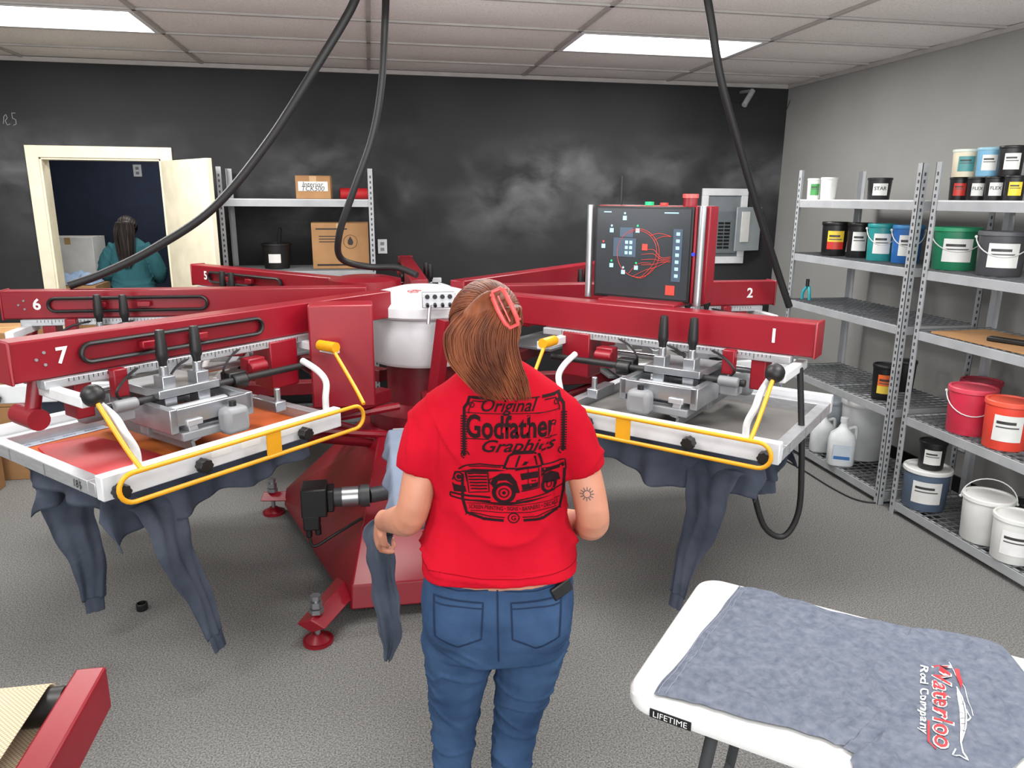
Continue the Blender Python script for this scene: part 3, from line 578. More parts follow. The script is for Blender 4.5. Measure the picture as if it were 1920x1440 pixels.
pr(stroke([(-.05,.140),(.05,.140)],.0025));pr(stroke(circ(0,-.130,.011,n=18),.0025,True));pr(T('G',h=.011,off=.02),0,-.130);pr(stroke([(-.088,-.117),(0,-.1175),(.088,-.117)],.0016));pr(stroke([(-.095,-.1),(0,-.1),(.095,-.1)],.0014))
# classic pickup, three-quarter view: roof, windows, hood, grille, fenders, wheels, bed
st2([(-.008,.000),(.000,.024),(.010,.031),(.036,.031),(.047,.026),(.053,.002)],.006);prt(fill([(.006,.031),(.038,.031),(.045,.0265),(.002,.026)]));st2([(.011,.002),(.017,.024)],.005);st2([(.044,.003),(.040,.024)],.004);st2([(-.003,.0),(.012,-.001),(.052,0)],.005)
prt(fill([(.020,.005),(.026,.005),(.031,.011),(.025,.013)]));st2([(-.078,-.006),(-.070,.002),(-.045,.008),(-.008,.006),(-.002,-.002)],.004);prt(fill([(-.074,-.009),(-.055,-.003),(-.02,-.001),(-.004,-.004),(-.03,-.006),(-.055,-.009)]));st2([(-.062,.001),(-.040,.004),(-.012,.003)],.003)
st2(circ(-.078,-.022,.0075,.009,16),.004,True);prt(fill(circ(-.078,-.022,.004,.005,12)));prt(fill([(-.089,-.034),(-.085,-.038),(-.068,-.040),(-.066,-.052),(-.086,-.053)]));st2([(-.088,-.03),(-.084,-.012),(-.068,-.010),(-.065,-.03)],.003)
for i in range(6):st2([(-.064+.001*i,-.013-.0064*i),(-.033,-.010-.0064*i)],.0045)
st2([(-.066,-.010),(-.032,-.007),(-.030,-.048),(-.062,-.053)],.003,True)
prt(fill([(-.028,-.030),(-.024,-.018),(-.013,-.009),(.002,-.010),(.012,-.026),(.018,-.050),(.012,-.050),(.006,-.032),(-.004,-.023),(-.016,-.024),(-.022,-.042)]));st2(circ(-.025,-.026,.005,.006,12),.003,True)
st2(circ(-.007,-.049,.0155,.0185,24),.010,True);st2(circ(-.007,-.049,.0075,.009,16),.0035,True);prt(fill(circ(-.007,-.049,.003,.0036,10)))
st2([(.010,-.004),(.047,-.002),(.048,-.044),(.020,-.047)],.003);prt(fill([(.018,-.012),(.046,-.010),(.046,-.022),(.020,-.025)]));st2([(.030,-.003),(.031,-.044)],.002);st2([(.036,-.028),(.043,-.0275)],.004);prt(fill([(.020,-.034),(.046,-.032),(.046,-.042),(.022,-.045)]))
st2([(.050,.002),(.090,.004),(.092,-.012),(.090,-.034)],.004);prt(fill([(.051,-.004),(.088,-.002),(.089,-.010),(.070,-.012),(.058,-.014),(.051,-.022)]));prt(fill([(.052,-.036),(.055,-.026),(.064,-.021),(.073,-.026),(.077,-.038),(.083,-.038),(.079,-.022),(.066,-.014),(.054,-.018)]));st2(circ(.064,-.041,.0105,.0145,18),.008,True);st2(circ(.064,-.041,.004,.006,12),.003,True)
st2([(-.092,-.056),(-.060,-.060),(-.028,-.060)],.006);st2([(-.092,-.064),(-.060,-.069),(-.028,-.068)],.005);st2([(-.092,-.056),(-.092,-.064)],.004);st2([(.012,-.066),(.05,-.060),(.088,-.052)],.004);prt(fill([(-.055,-.0715),(.0,-.074),(.07,-.064),(.03,-.071)]))
pm.build('back_print',PRINT,shirt,sm=180)
hm=MB();B_s=bvh(shirt)
def ringcast(mb,B,z0,r,n=80):
    P=[]
    for i in range(n+1):
        a=2*pi*i/n;h,nn_,_,_=B.ray_cast(V((.6*cos(a),.6*sin(a),z0)),V((-cos(a),-sin(a),0)))
        if h:P.append(h+nn_*.0004)
    if len(P)>3:mb.tube(P,r,5)
ringcast(hm,B_s,.948,.0010,n=90);hm.build('hem',TEED,shirt,sm=180)
pjj=projector(jeans,.002);jm=MB();sm_=MB()
for q in(-1,1):
    c0=q*.090
    put(jm,stroke([(c0-.058,.882),(c0+.058,.882),(c0+.054,.792),(c0,.768),(c0-.054,.792)],.0038,True),pjj);put(sm_,stroke([(c0-.056,.868),(c0+.056,.868)],.0025),pjj);put(sm_,stroke([(c0*1.0-.075,.91),(c0-.0,.905),(c0+.07,.912)],.0025),pjj)
put(sm_,stroke([(0,.93),(.002,.83),(.004,.73)],.004),pjj)
jm.build('pocket',DENS,jeans,sm=180);sm_.build('seam',DENS,jeans,sm=180)
tt=MB();bb_=bvh(body)
def pjb(x,z):
    h,n,_,_=bb_.ray_cast(V((x,-1,z)),V((0,1,0)));return h+n*.0012 if h else V((x,-.05,z))
tc=(.203,1.126)
for i in range(12):
    a=2*pi*i/12;put(tt,stroke([(tc[0]+.008*cos(a),tc[1]+.008*sin(a)),(tc[0]+.016*cos(a),tc[1]+.016*sin(a))],.002,step=.004),pjb)
put(tt,stroke(circ(tc[0],tc[1],.008,n=16),.0018,True,.004),pjb);tt.build('tattoo',INKDARK,body,sm=180)
ph=pjj(.148,.885);mwp=Matrix.Translation(WL)@Matrix.Rotation(-YW,4,'Z')
tag(MB(mwp).box((ph.x,ph.y-.003,ph.z+.012),(.055,.009,.035),ry=-.4,rz=.5).build('smartphone',BLK,bev=.004),'black smartphone sticking out of the woman\'s right back pocket','phone')
gm=MB(mwp);P=spl([(-.24,.26,.905),(-.292,.228,.915),(-.332,.214,.892),(-.328,.208,.82),(-.318,.208,.70),(-.307,.208,.58),(-.318,.208,.50)],6);n=len(P)
gm.tube(P,[((.02+.018*min(1,i/12)+.004*sin(i*1.1))*(1 if i<n-9 else (n-i)/10+.1),.006) for i in range(n)],30,nrm=(1,0,0),fold=.007)
tag(gm.build('sleeve_cloth',NAVY,sm=180),'dark navy sleeve of cloth hanging from the woman\'s left hand','cloth')
# background person
bl=ony(240,500,7.25)
LB=[(-.12,0,1.32),(-.19,0,1.22),(-.225,.02,1.10),(-.2,.12,1.04),(-.14,.22,1.02)];RB=[(-x,y,z) for x,y,z in LB]
P2=person('person in a teal long-sleeved top with long dark hair in the back room',(bl.x+.03,7.25,0),.05,(SKIN,TEAL,DENIM,HAIR2),LB,RB,((-.14,.225,1.02),(.5,.8,-.2),(0,-.2,-1),.5,1,-1),((.14,.225,1.02),(-.5,.8,-.2),(0,-.2,-1),.5,1,1),
 ([(-.11,0,1.335),(-.19,0,1.22),(-.225,.02,1.10),(-.2,.12,1.04),(-.15,.2,1.022)],[.068,.066,.06,.052,.042]),([(.11,0,1.335),(.19,0,1.22),(.225,.02,1.10),(.2,.12,1.04),(.15,.2,1.022)],[.068,.066,.06,.052,.042]),5,False,0,.009)
# ---------------------------------------------------------------- shelves
def shelf(x0,x1,y0,y1,h,lv,label,solid,front):
    r=thing('shelving_unit',label,'shelving unit',((x0+x1)/2,(y0+y1)/2,0));lo=r.location
    for x,sx in((x0,1),(x1,-1)):
        for y,sy in((y0,1),(y1,-1)):
            p=at(lo).bb(min(x,x+sx*.038),max(x,x+sx*.038),min(y,y+sy*.003),max(y,y+sy*.003),0,h).bb(min(x,x+sx*.003),max(x,x+sx*.003),min(y,y+sy*.038),max(y,y+sy*.038),0,h).build('post',GALV,r)
            d=at(lo);z=.05
            while z<h-.03:
                yc=y+sy*.02;xc=x+sx*.02
                d.bb(x-sx*.001-.0005,x-sx*.001+.0005,yc-.005,yc+.005,z,z+.018);d.bb(xc-.005,xc+.005,y-sy*.001-.0005,y-sy*.001+.0005,z,z+.018);z+=.038
            d.build('slots',DGRY,p)
    for i,z in enumerate(lv):
        b=at(lo).bb(x0+.004,x0+.03,y0+.004,y1-.004,z-.055,z-.006).bb(x1-.03,x1-.004,y0+.004,y1-.004,z-.055,z-.006).bb(x0+.03,x1-.03,y0+.004,y0+.03,z-.055,z-.006).bb(x0+.03,x1-.03,y1-.03,y1-.004,z-.055,z-.006)
        b.bb(x0+.03,x1-.03,(y0+y1)/2-.012,(y0+y1)/2+.012,z-.04,z-.008)
        s_=b.build('shelf',GALV,r,bev=.002);d=at(lo)
        if i in solid:d.bb(x0+.005,x1-.005,y0+.005,y1-.005,z-.008,z)
        else:
            n=int((y1-y0)/.05)
            for q in range(n+1):y=y0+.006+(y1-y0-.012)*q/n;d.bb(x0+.006,x1-.006,y-.0025,y+.0025,z-.005,z)
            for q in range(10):x=x0+.01+(x1-x0-.02)*q/9;d.bb(x-.0025,x+.0025,y0+.006,y1-.006,z-.009,z-.004)
        d.build('deck',WHT if i in solid else WIRE,s_)
    return r
ZS={'A':1.785,'B':1.42,'C':1.09,'D':.60,'E':.085}
LV=[ZS[k] for k in 'EDCBA']
shelf(2.944,3.44,3.72,4.94,1.98,LV,'grey slotted metal shelving unit nearest the back wall corner, holding jugs and teal buckets',(4,),0)
shelf(2.944,3.44,2.41,3.62,1.98,LV,'grey slotted metal shelving unit at the right edge holding pink and green buckets',(4,),0)
shelf(-1.07,.03,5.8,6.24,1.98,[.1,.6,1.245,1.76],'slotted metal shelving unit against the black wall beside the open door',(3,),0)
_pm={}
def pmx(c):
    if c not in _pm:_pm[c]=mat('tub_plastic',c,.42)
    return _pm[c]
K=(22,22,24);W_=(226,227,224)
def tub(px,py,X,z,w,h,col,lid,lab,label,group,txt=None,handle=0,lab2=None,name='ink_bucket'):
    p=onx(px,py,X);zc=(p-CAM).dot(Fw);r=w/2*zc/FP;hh=h*zc/FP*1.0
    o=thing(name,label,'bucket' if name=='ink_bucket' else 'jar',(p.x,p.y,z),0,group)
    bd=MB().lathe([(0,0),(r*.86,0),(r*.88,.004),(r*.96,hh*.88),(r*.96,hh*.9)]).build('body',pmx(col),o)
    MB().lathe([(0,hh*.9),(r*1.0,hh*.9),(r*1.02,hh*.91),(r*1.02,hh*.985),(r*.99,hh),(r*.9,hh),(r*.88,hh*.97),(0,hh*.97)]).build('lid',pmx(lid),o)
    a0=atan2(-p.y,-p.x)+.1
    def P(x,y):
        rr=r*(.88+.08*(y/hh)/.88)+.0018;a=a0+x/rr;return V((rr*cos(a),rr*sin(a),y))
    if lab:
        def patch(xa,xb,ya,yb,c,nm,off=0,par=o):
            m=MB();n=12;vs=[];fs=[]
            for i in range(n+1):
                for y in(ya,yb):q=P(xa+(xb-xa)*i/n,y);vs.append(q+V((q.x,q.y,0)).normalized()*off)
            for i in range(n):fs.append((2*i,2*i+1,2*i+3,2*i+2))
            return m.add(vs,fs).build(nm,pmx(c),par,sm=180)
        lb=patch(-r*.62,r*.62,hh*.2,hh*.74,lab,'label')
        if lab2:patch(-r*.62,r*.62,hh*.2,hh*.42,lab2,'label_band',.0006,lb)
        if not txt:
            patch(-r*.5,r*.3,hh*.56,hh*.62,(60,60,60),'print_line',.0008,lb);patch(-r*.5,r*.45,hh*.48,hh*.51,(90,90,90),'print_line',.0008,lb)
        else:
            m=MB();v,f=T(txt,w=r*1.0,off=.01);m.add([P(x,y+hh*.52)*1 + V((P(x,0).x,P(x,0).y,0)).normalized()*.001 for x,y in v],f);m.build('lettering',pmx((30,30,32)),lb,sm=180)
    if handle:
        m=MB();pts=[]
        for i in range(17):
            t=pi*i/16;x=cos(t);d=sin(t);b=V((cos(a0),sin(a0),0));s2=V((-sin(a0),cos(a0),0))
            if handle==1:pts.append(s2*(x*r*1.05)+b*(d*r*.95)+V((0,0,hh*.86-d*hh*.42)))
            else:pts.append(s2*(x*r*1.05)+b*(d*r*.12)+V((0,0,hh*.88+d*r*1.0)))
        m.tube(pts,.003,6).ell(pts[0],.008,8,6).ell(pts[-1],.008,8,6).build('handle',pmx((215,215,215)),o)
    return o,hh
A_,B_,C_,D_,E_=[ZS[k] for k in 'ABCDE']
g='tubs on the grey metal shelves'
tub(1528,341,3.03,A_,26,38,W_,W_,(70,150,80),'small white tub with green label, left on the top shelf in the corner',g)
tub(1555,341,3.06,A_,30,40,W_,W_,None,'plain white tub standing beside the green-labelled one on the top shelf',g)
tub(1651,335,3.15,A_,43,40,K,K,W_,'black jar alone in the middle of the top shelf with a white star label',g,'STAR',name='ink_jar')
tub(1566,436,3.06,B_,48,62,K,K,(240,205,60),'black tub with yellow and red label, first on the second shelf',g,lab2=(200,50,40))
tub(1611,438,3.12,B_,42,64,K,K,W_,'black tub with white label between the yellow-labelled tub and the teal bucket',g)
tub(1653,443,3.10,B_,50,68,(38,140,140),(40,150,150),W_,'teal bucket with white label on the second shelf',g,handle=1)
tub(1702,446,3.14,B_,54,70,(40,100,170),(70,140,200),W_,'bright blue bucket with white label right of the teal bucket',g,handle=1)
tub(1660,706,3.06,D_,46,66,K,K,(235,110,50),'black tub with orange and yellow label alone on the fourth shelf',g,lab2=(240,210,80))
tub(1697,690,3.32,D_,40,58,K,K,None,'plain black tub tucked behind the orange-labelled tub',g)
tub(1622,775,3.24,E_,84,112,(212,215,216),W_,None,'large white pail on the bottom shelf behind the jugs',g)
tub(1560,782,3.16,E_,58,92,(165,172,178),(150,158,165),None,'large grey pail on the bottom shelf nearest the press',g)
lowj=[(1801,332,34,42,(205,60,50),None,'small black jar with red label under the cream tub at the right'),(1835,331,34,42,W_,'FLEX','small black jar with white lettering label, second in the lower row at right'),(1869,330,36,44,W_,'FLEX','small black jar with white lettering label under the light blue tub'),(1906,328,36,46,(240,210,60),None,'small black jar with yellow label at the right edge of the top shelf')]
for px,py,w_,h_,lb,tx,la in lowj:o_,hl=tub(px,py,3.12,A_,w_,h_,K,K,lb,la,g,tx,name='ink_jar')
for px,py,w_,h_,c_,l_,lb,la in((1813,287,46,50,(225,215,190),(215,225,215),(80,150,150),'cream tub with teal label stacked above the small black jars'),(1857,281,42,52,(120,175,205),(150,195,215),W_,'light blue tub stacked above the small black jars'),(1900,277,44,54,K,K,W_,'black tub with white label stacked at the top right corner')):
    tub(px,py,3.12,A_+hl,w_,h_,c_,l_,lb,la,g)
tub(1793,457,3.12,B_,82,78,(30,120,85),(45,150,105),W_,'green bucket with white label and wire handle on the second shelf',g,handle=1)
tub(1880,460,3.1,B_,84,82,(70,72,76),(90,92,96),W_,'dark grey bucket with white label right of the green bucket',g,handle=1)
tub(1840,722,3.34,D_,70,70,(150,30,50),(165,40,60),None,'dark red bucket behind the pink and orange buckets',g)
tub(1822,752,3.06,D_,82,88,(205,50,75),(215,75,95),None,'pink-red bucket with wire handle on the fourth shelf',g,handle=1)
tub(1890,778,3.05,D_,80,92,(228,72,55),(232,92,70),W_,'orange-red bucket with white label right of the pink bucket',g)
o_,hb=tub(1735,912,3.06,E_,82,78,(88,104,125),W_,W_,'blue-grey bucket with white lid on the bottom shelf under a black jar',g)
tub(1745,868,3.06,E_+hb,48,52,K,K,W_,'black jar standing on the lid of the blue-grey bucket',g,name='ink_jar')
tub(1850,958,3.06,E_,86,88,W_,W_,None,'white bucket with raised wire handle on the bottom shelf',g,handle=2)
tub(1905,992,3.03,E_,80,88,W_,W_,(240,240,240),'white bucket with label nearest the right edge of the bottom shelf',g)
tub(1925,940,3.28,E_,50,70,K,K,W_,'black jar behind the white buckets at the right edge',g,name='ink_jar')
MILKY=mat('milky_plastic',(222,226,228),.35)
def jug(px,py,X,label,lab,s=1):
    p=onx(px,py,X);o=thing('jug',label,'jug',(p.x,p.y,E_),-.5)
    MB().loft([ring(0,0,z*s,a*s,b*s,24,3) for z,a,b in((0,.07,.05),(.01,.077,.056),(.15,.077,.056),(.19,.068,.05),(.225,.03,.028),(.25,.018,.018),(.265,.018,.018))]).build('body',MILKY,o)
    MB().cyl((0,0,.262*s),(0,0,.29*s),.022*s).build('cap',WHT,o)
    MB().tube(spl([(.03*s,0,.225*s),(.065*s,0,.235*s),(.072*s,0,.2*s),(.07*s,0,.15*s)],5),.011*s,10).build('handle',WHT,o)
    if lab:
        l=MB().box((0,-.0565*s,.085*s),(.10*s,.002,.1*s)).build('label',pmx((200,212,222)),o);MB().box((0,-.058*s,.055*s),(.09*s,.001,.02*s)).build('label_band',pmx((60,110,170)),l)
jug(1543,800,3.03,'plain white jug behind the labelled jug on the bottom shelf',0);jug(1580,818,3.0,'white jug with pale blue label in front on the bottom shelf',1,1.1)
tag(MB().box((3.14,3.02,C_+.006),(.36,.95,.010),.03).build('cardboard_sheet',CARD),'flat sheet of cardboard lying on the middle shelf at the right edge','cardboard')
o=thing('hand_tool','black hand tool lying on the cardboard sheet','tool',(3.08,3.1,C_+.012),.4);MB().box((0,0,.012),(.05,.22,.022)).build('head',BLK,o,bev=.005);MB().tube([(0,-.1,.012),(0,-.24,.012)],.012,8).build('handle',DGRY,o)
o=thing('trigger_clamp','small teal and black hand clamp standing on the empty middle shelf by the corner','clamp',(3.02,4.82,C_),.3)
MB().tube(spl([(0,-.03,.005),(0,-.025,.06),(.01,.0,.10),(0,.03,.06),(0,.035,.005)],4),.010,8).build('handle',pmx((40,150,160)),o);MB().cyl((0,0,.10),(0,0,.15),.012).build('jaw',BLK,o)
pts=[onz(x,y,.006) for x,y in((1450,852),(1500,878),(1560,915),(1610,938),(1660,942),(1720,930),(1790,905),(1850,880))];tag(MB().tube(spl(pts,8),.005,8).build('power_cord',RUB),'thin black power cord trailing over the carpet under the shelves','cord')
# ---------------------------------------------------------------- back wall items
def carton(name,label,x0,x1,y0,y1,z0,z1,mm=CARD,rz=0):
    r=thing(name,label,'box',((x0+x1)/2,(y0+y1)/2,z0),rz);a,b,c=(x1-x0)/2,(y1-y0)/2,z1-z0
    MB().box((0,0,c/2),(2*a,2*b,c)).build('body',mm,r,bev=.003)
    for s in(-1,1):MB().box((0,s*(b/2+.001),c+.002),(2*a,b-.004,.003)).build('flap',mm,r)
    MB().box((0,0,c+.0045),(2*a+.002,.05,.001)).box((0,-b-.0006,c-.03),(.05,.001,.06)).build('packing_tape',pmx((196,160,112)),r);return r,a,b,c
q0=ony(558,368,6.0);q1=ony(620,330,6.0)
r,a,b,c=carton('carton','small cardboard carton with handwriting on a white label, on the upper shelf',q0.x,q1.x,5.88,6.16,1.762,q1.z-.005)
l=MB().box((0,-b-.002,c*.55),(a*1.7,.001,c*.42)).build('label',PAPER,r);m=MB();put(m,T('Interior',w=a*1.2,shear=.2),lambda x,y:(x,-b-.003,c*.64+y));put(m,T('TCK500',w=a*1.3,shear=.2),lambda x,y:(x,-b-.003,c*.45+y));m.build('handwriting',BLK,l)
q0=ony(590,507,5.98);q1=ony(690,418,5.98)
r,a,b,c=carton('carton','larger brown cardboard carton with a printed droplet mark on the lower shelf',q0.x,q1.x,5.86,6.18,1.247,q1.z)
m=MB();put(m,fill([(0,.05),(.022,.012),(.026,-.01),(.015,-.03),(-.015,-.03),(-.026,-.01),(-.022,.012)],.05),lambda x,y:(a*.35+x*.8,-b-.0015,c*.6+y*.8));put(m,stroke(circ(a*.35,c*.6,.05,n=24),.003,True),lambda x,y:(x,-b-.0015,y))
for i in range(3):m.box((-a*.45,-b-.0012,c*(.72-.06*i)),(a*.6,.001,.006))
m.box((0,-b-.0012,.03),(a*1.7,.001,.012)).box((-a*.3,-b-.0012,c*.88),(a*1.1,.001,.01));m.build('printing',BLK,r)
q=ony(518,480,5.95);o=thing('ink_bucket','black bucket with white label on the shelf beside the brown carton','bucket',(q.x,5.98,1.247))
MB().lathe([(0,0),(.092,0),(.105,.17),(.112,.172),(.112,.185),(.1,.187),(.1,.16),(0,.16)]).build('body',BLK,o);MB().tube(spl([(.02,0,.16),(.03,-.01,.24),(.04,-.02,.3)],4),[.014]*9,8).build('stir_stick',BLK,o)
m=MB();vs=[];fs=[]
for i in range(9):
    t=-pi/2-.5+.9*i/8
    for z in(.045,.11):vs.append((.1015*cos(t),.1015*sin(t),z))
for i in range(8):fs.append((2*i,2*i+1,2*i+3,2*i+2))
m.add(vs,fs).build('label',PAPER,o)
q=ony(663,360,5.98);r=tag(MB().cyl((q.x-.1,5.95,1.762+.04),(q.x+.1,5.98,1.762+.04),.04).build('vinyl_roll',INKR),'red roll lying on the upper shelf beside the carton','roll')
def plate(name,px,py,lab,cat,wx,hz,y=YB,mm=WHT):
    q=ony(px,py,y);o=thing(name,lab,cat,(q.x,y,q.z));MB().box((0,-.005,0),(wx,.01,hz)).build('plate',mm,o,bev=.002)
    for s in(-1,1):MB().box((0,-.011,s*hz*.2),(wx*.4,.003,hz*.22)).build('socket',GRY,o)
plate('wall_outlet',717,462,'white outlet plate on the black wall right of the back shelf','outlet',.075,.115)
plate('light_switch',258,320,'white switch plate on the dark wall inside the back room','switch',.08,.12,8.6)
q=onx(1803,828,XR);o=thing('wall_outlet','white outlet plate low on the grey wall behind the shelves','outlet',(XR,q.y,q.z));MB().box((-.005,0,0),(.01,.075,.115)).build('plate',WHT,o,bev=.002)
for s in(-1,1):MB().box((-.011,0,s*.025),(.003,.03,.026)).build('socket',GRY,o)
m=MB();q=ony(18,224,YB)
for L in([(-.045,-.03),(-.035,.02),(-.02,.035),(-.014,.01),(-.03,-.01),(-.02,-.04),(.0,-.03)],[(.045,.045),(.02,.045),(.02,.01),(.04,.0),(.04,-.03),(.02,-.04)]):
    put(m,stroke(L,.0045),lambda x,y:(q.x+x,YB-.0008,q.z+y))
m.build('chalk_writing',mat('chalk',(140,140,138),.95),WB)
# electrical panel
q0=ony(1307,494,YB);q1=ony(1402,354,YB);o=thing('electrical_panel','grey electrical panel with open door in a white frame on the black wall','electrical panel',((q0.x+q1.x)/2,YB,q0.z))
x=(q1.x-q0.x)/2;z=q1.z-q0.z
MB().box((0,-.012,.03),(2*x,.024,.06)).box((0,-.012,z-.03),(2*x,.024,.06)).box((-x+.03,-.012,z/2),(.06,.024,z-.12)).box((x-.03,-.012,z/2),(.06,.024,z-.12)).build('frame',WHT,o,bev=.003)
MB().box((0,-.004,z/2),(2*x-.12,.008,z-.12)).build('back_plate',pmx((120,126,130)),o)
bx_=MB().box((0,-.02,z*.42),(2*x-.17,.03,z*.56)).build('breaker_box',pmx((105,112,116)),o,bev=.004)
for i in range(8):
    for s in(-1,1):MB().box((s*.03,-.037,z*.22+i*.03),(.05,.006,.018)).build('breaker',BLK,bx_)
dr=MB().box((x-.02,-.10,z*.47),(.30,.012,z*.58),.35).build('door',pmx((150,158,162)),o,bev=.003);MB().box((x-.06,-.125,z*.5),(.10,.004,z*.4),.35).build('label',PAPER,dr)
q=ony(1405,183,6.0);tag(MB().cyl(q+V((-.04,0,-.06)),q+V((.05,.05,.06)),.022).cyl(q+V((.05,.05,.06)),V((q.x+.07,YB,q.z+.08)),.012).build('wall_spotlight',ALU),'small silver tube fixture high on the black wall near the corner','fixture')
q=onx(1459,303,XR);o=thing('wall_sensor','small white sensor box on the grey wall beside the corner','sensor',(XR,q.y,q.z));MB().box((-.015,0,0),(.03,.07,.12)).build('case',CREAM,o,bev=.004);MB().tube(spl([(-.006,0,.06),(-.006,-.06,.2),(-.006,-.02,.32),(-.006,-.12,.5)],6),.003,6).build('wire',DGRY,o)
# left side boxes and back room boxes
q=ony(15,620,5.2)
carton('carton','brown carton at the bottom of the stack behind arm six',q.x-.35,q.x+.15,5.0,5.4,0,.48);carton('carton','brown carton on top of the stack behind arm six',q.x-.33,q.x+.17,5.0,5.4,.486,.95)
q=onz(5,815,.35);yy=min(q.y,4.5);carton('carton','brown carton on the carpet at the left edge behind arm seven',q.x-.45,q.x-.05,yy,yy+.4,0,.35)
q=ony(140,480,7.4)
carton('carton','brown carton forming the base under the white carton in the back room',q.x-.35,q.x+.12,7.45,7.85,0,.55);carton('carton','brown carton directly below the white carton in the back room',q.x-.35,q.x+.12,7.45,7.85,.556,1.05)
carton('carton','white carton stacked highest in the back room doorway',q.x-.28,q.x+.14,7.47,7.8,1.056,1.4,PAPER)
q=ony(145,520,6.95);zt=q.z-.05
carton('carton','brown carton under the pale blue fabric inside the back room doorway',q.x-.24,q.x+.2,6.75,7.12,0,zt-.006)
m=MB();n=26;vs=[];fs=[]
for i in range(n+1):
    for j in range(n+1):
        u=i/n*2-1;v_=j/n*2-1;e=max(0,1-max(abs(u),abs(v_))**4);vs.append((q.x-.02+u*.19,6.93+v_*.15,zt+.004+e*(.07+.05*noise.noise(V((u*2.2,v_*2.2,4)))+.03*noise.noise(V((u*6,v_*6,2))))))
for i in range(n):
    for j in range(n):a=i*(n+1)+j;fs.append((a,a+1,a+n+2,a+n+1))
tag(m.add(vs,fs).build('fabric_pile',mat('pale_blue_cloth',(150,172,200),.9,spec=.1),sm=180),'crumpled pale blue fabric on a carton in the back room doorway','fabric')
# ---------------------------------------------------------------- folding table with shirt
P0=onz(1166,1288,.74);P1=onz(1345,1090,.74);ax=(V((onz(1920,1238,.74)-P1))).normalized();ax.z=0;ax.normalize();ang=atan2(ax.y,ax.x)
wv=V((-ax.y,ax.x,0));wd_=abs((P1-P0).dot(wv))+.03;mid=(P0+P1)/2;ctr=mid+ax*(.61-.02);ctr.z=0
tb=thing('folding_table','white plastic folding table at the lower right with a shirt spread on it','table',(ctr.x,ctr.y,0),ang)
def rr(hx_,hy_,rad,z,n=8):
    o=[]
    for cx,cy,a0 in((hx_-rad,hy_-rad,0),(-hx_+rad,hy_-rad,pi/2),(-hx_+rad,-hy_+rad,pi),(hx_-rad,-hy_+rad,1.5*pi)):
        for i in range(n+1):a=a0+pi/2*i/n;o.append(V((cx+rad*cos(a),cy+rad*sin(a),z)))
    return o
hw=wd_/2
MB().loft([rr(.59,hw-.02,.05,.70),rr(.607,hw-.003,.06,.703),rr(.61,hw,.06,.712),rr(.61,hw,.06,.73),rr(.604,hw-.006,.058,.739),rr(.59,hw-.02,.05,.742),rr(.575,hw-.035,.04,.740)]).build('tabletop',WHITEP,tb)
for sx in(-1,1):
    for sy in(-1,1):MB().tube(spl([(sx*.42,sy*(hw-.06),.70),(sx*.46,sy*(hw-.05),.35),(sx*.5,sy*(hw-.04),0.01)],3),.014,10).build('leg',DGRY,tb)
    MB().tube([(sx*.43,-hw+.06,.66),(sx*.43,hw-.06,.66)],.012,8).tube([(sx*.48,-hw+.05,.2),(sx*.48,hw-.05,.2)],.01,8).tube([(sx*.1,0,.69),(sx*.45,0,.5)],.009,8).build('brace',DGRY,tb)
pl=MB().box((-.50,-hw-.001,.715),(.09,.003,.02)).build('name_plate',BLK,tb);m=MB();put(m,T('LIFETIME',w=.074),lambda x,y:(-.50+x,-hw-.0032,.715+y));m.build('lettering',LOGW,pl)
# shirt lying on table
near=[onz(x,y,.748) for x,y in((1226,1300),(1300,1316),(1400,1346),(1480,1364),(1560,1390),(1594,1408),(1606,1446),(1700,1540))]
far=[onz(x,y,.748) for x,y in((1386,1097),(1450,1110),(1560,1144),(1690,1172),(1740,1178),(1840,1196),(1890,1222),(2010,1370))]
NE=spl(near,14);FE=spl(far,14);n=len(NE);k_=90;vs=[];fs=[]
for i in range(n):
    for j in range(k_+1):
        t=j/k_;p=NE[i].lerp(FE[i],t);e=min(t,1-t,i/(n-1)*1.4,(1-i/(n-1))*1.2)
        cr_=0
        for fx,fy,gx_,gy_,am,sh_ in((5,3,-6,9,.006,1),(11,-4,3,6,.005,5),(3,10,8,2,.005,11),(16,9,-9,14,.004,17),(22,-12,6,18,.003,23)):
            cr_+=am*(1-min(1,abs(noise.noise(V((p.x*fx+p.y*fy,p.x*gx_+p.y*gy_,sh_))))*6))**2
        hgt=.003+.003*min(1,e*20)+cr_*min(1,e*12)+.0015*noise.noise(V((p.x*24,p.y*24,3)))*min(1,e*10)
        jx=.011*noise.noise(V((i*.2,t*5,8)));jy=.011*noise.noise(V((i*.2,t*5,18)))
        vs.append((p.x+jx,p.y+jy,.744+hgt))
for i in range(n-1):
    for j in range(k_):a=i*(k_+1)+j;fs.append((a,a+1,a+k_+2,a+k_+1))
ts=tag(MB().add(vs,fs).build('printed_shirt',SLATE,sm=180),'slate blue shirt with red and white lettering spread on the white folding table','shirt')
for ii,rr_ in((2,.0010),(5,.0008)):MB().tube([V(vs[ii*(k_+1)+j])+V((0,0,.0006)) for j in range(1,k_)],rr_,5).build('hem_stitching',pmx((134,142,158)),ts)
Bt=BVHTree.FromPolygons([V(v) for v in vs],fs)
O=onz(1767,1320,.754);xa=(onz(1771,1398,.754)-onz(1765,1246,.754));LW_=xa.length;xa.normalize();ya=V((-xa.y,xa.x,0))
def pt(off):
    def f(x,y):
        p=O+xa*x+ya*y;h,_,_,_=Bt.ray_cast(V((p.x,p.y,2)),V((0,0,-1)));return V((p.x,p.y,(h.z if h else .754)+off))
    return f
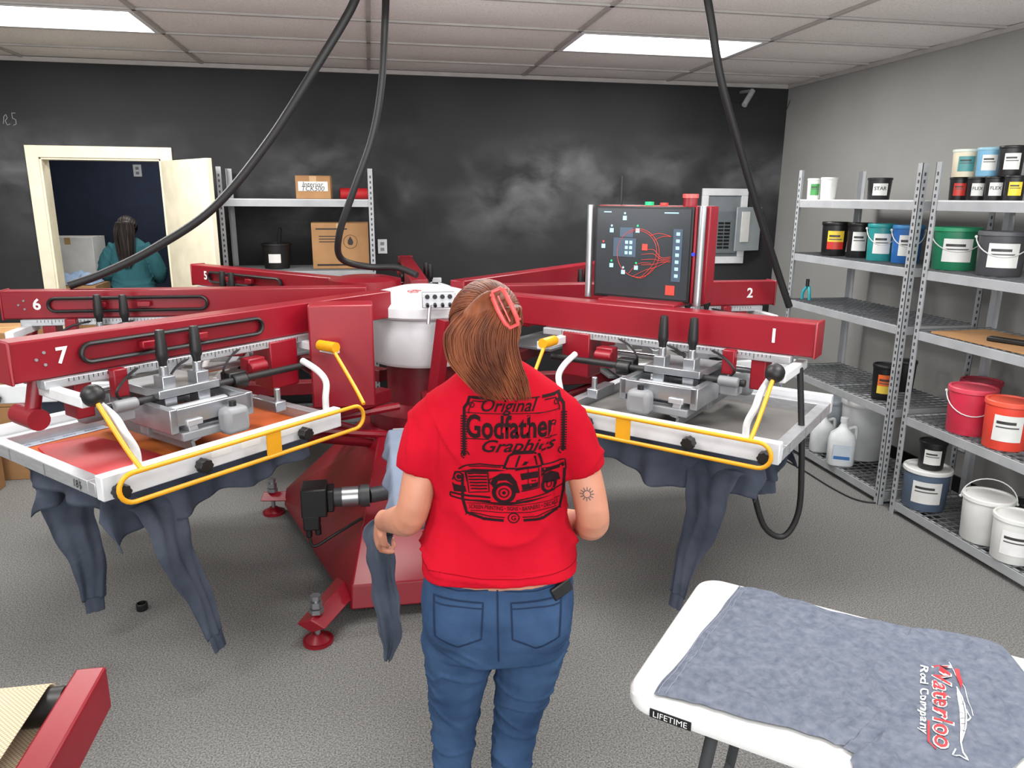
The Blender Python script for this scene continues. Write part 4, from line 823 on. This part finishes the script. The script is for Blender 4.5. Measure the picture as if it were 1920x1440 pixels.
m=MB();put(m,T('Waterloo',w=LW_*1.04,h=.040,off=.045,sp=1.16),pt(.0020));put(m,T('Rod Company',w=LW_*.86,h=.021,off=.018,sp=1.05),lambda x,y:pt(.0022)(x+.0,y-.036))
hl=LW_/2;fy=lambda L:[(x,.006+y*.76) for x,y in L]
fo=[(-hl*.55,.030),(-hl*.3,.042),(hl*.1,.048),(hl*.5,.042),(hl*.8,.030),(hl*.98,.034),(hl*1.10,.044),(hl*1.05,.026),(hl*1.08,.010),(hl*.95,.018)]
put(m,stroke(fy(fo),.0026,step=.005),pt(.0022));put(m,fill(fy([(-hl*.55,.030),(-hl*.3,.039),(hl*.1,.044),(hl*.5,.039),(hl*.8,.028),(hl*.5,.031),(hl*.1,.032),(-hl*.3,.030)]),.01),pt(.002));put(m,stroke(fy([(-hl*1.1,.012),(-hl*.6,.050),(hl*.1,.064)]),.0014),pt(.002))
put(m,stroke(fy([(hl*.0,.048),(hl*.15,.058),(hl*.35,.046)]),.0024),pt(.0022))
m.build('white_lettering',LOGW,ts,sm=180)
m=MB();put(m,T('Waterloo',w=LW_*1.015,h=.035,off=.008,sp=1.16),pt(.0034));put(m,fill(fy([(-hl*1.0,.026),(-hl*.8,.032),(-hl*.5,.040),(-hl*.7,.046),(-hl*.98,.038)]),.02),pt(.003));put(m,stroke([(hl*.5,-.026),(hl*1.0,-.027),(hl*1.10,-.014)],.004),pt(.003));m.build('red_lettering',LOGR,ts,sm=180)
m=MB()
for i in range(7):u=-hl*.25+i*hl*.13;put(m,stroke(fy([(u,.032),(u+.004,.042)]),.0013,step=.004),pt(.003))
m.build('fish_scales',DGRY,ts,sm=180)
# conveyor at lower left
dz=.9;e=onz(200,1248,dz);cv=thing('conveyor_dryer','red-framed conveyor end with beige mesh belt at the lower left corner','conveyor',(e.x-.42,.6,0))
m=at(cv.location);xe=e.x;ye=e.y
m.bb(xe-.055,xe,-.6,ye,dz-.09,dz);m.bb(xe-.84,xe-.785,-.6,ye,dz-.09,dz).bb(xe-.785,xe-.055,-.5,-.44,dz-.09,dz-.05).build('frame',RED,cv,bev=.005)
for x_ in(xe-.055,xe-.84):
    for y_ in(-.5,.35):at(cv.location).bb(x_,x_+.05,y_,y_+.05,0,dz-.09).build('leg',RED,cv)
at(cv.location).cyl((xe-.782,ye-.06,dz-.035),(xe-.056,ye-.06,dz-.035),.034).build('roller',BLK,cv)
m=at(cv.location);bp=[(ye-.06+.039*sin(t),dz-.035+.039*cos(t)) for t in [pi*i/10 for i in range(11)]];prof=[(-.5,dz+.004)]+bp+[(-.5,dz-.074)]
vs=[(x_,y_,z_) for x_ in(xe-.765,xe-.082) for y_,z_ in prof];k2=len(prof);m.add(vs,[(i,i+1,k2+i+1,k2+i) for i in range(k2-1)]);m.build('belt',BELT,cv,solid=.002)
q=onz(267,1143,.0);tag(MB().lathe([(0,0),(.022,0),(.024,.004),(.024,.03),(.021,.033),(.018,.033),(.018,.01),(0,.01)],(q.x,q.y,0),20).build('bottle_cap',BLK),'small black cap lying on the carpet under the dangling sleeves','cap')
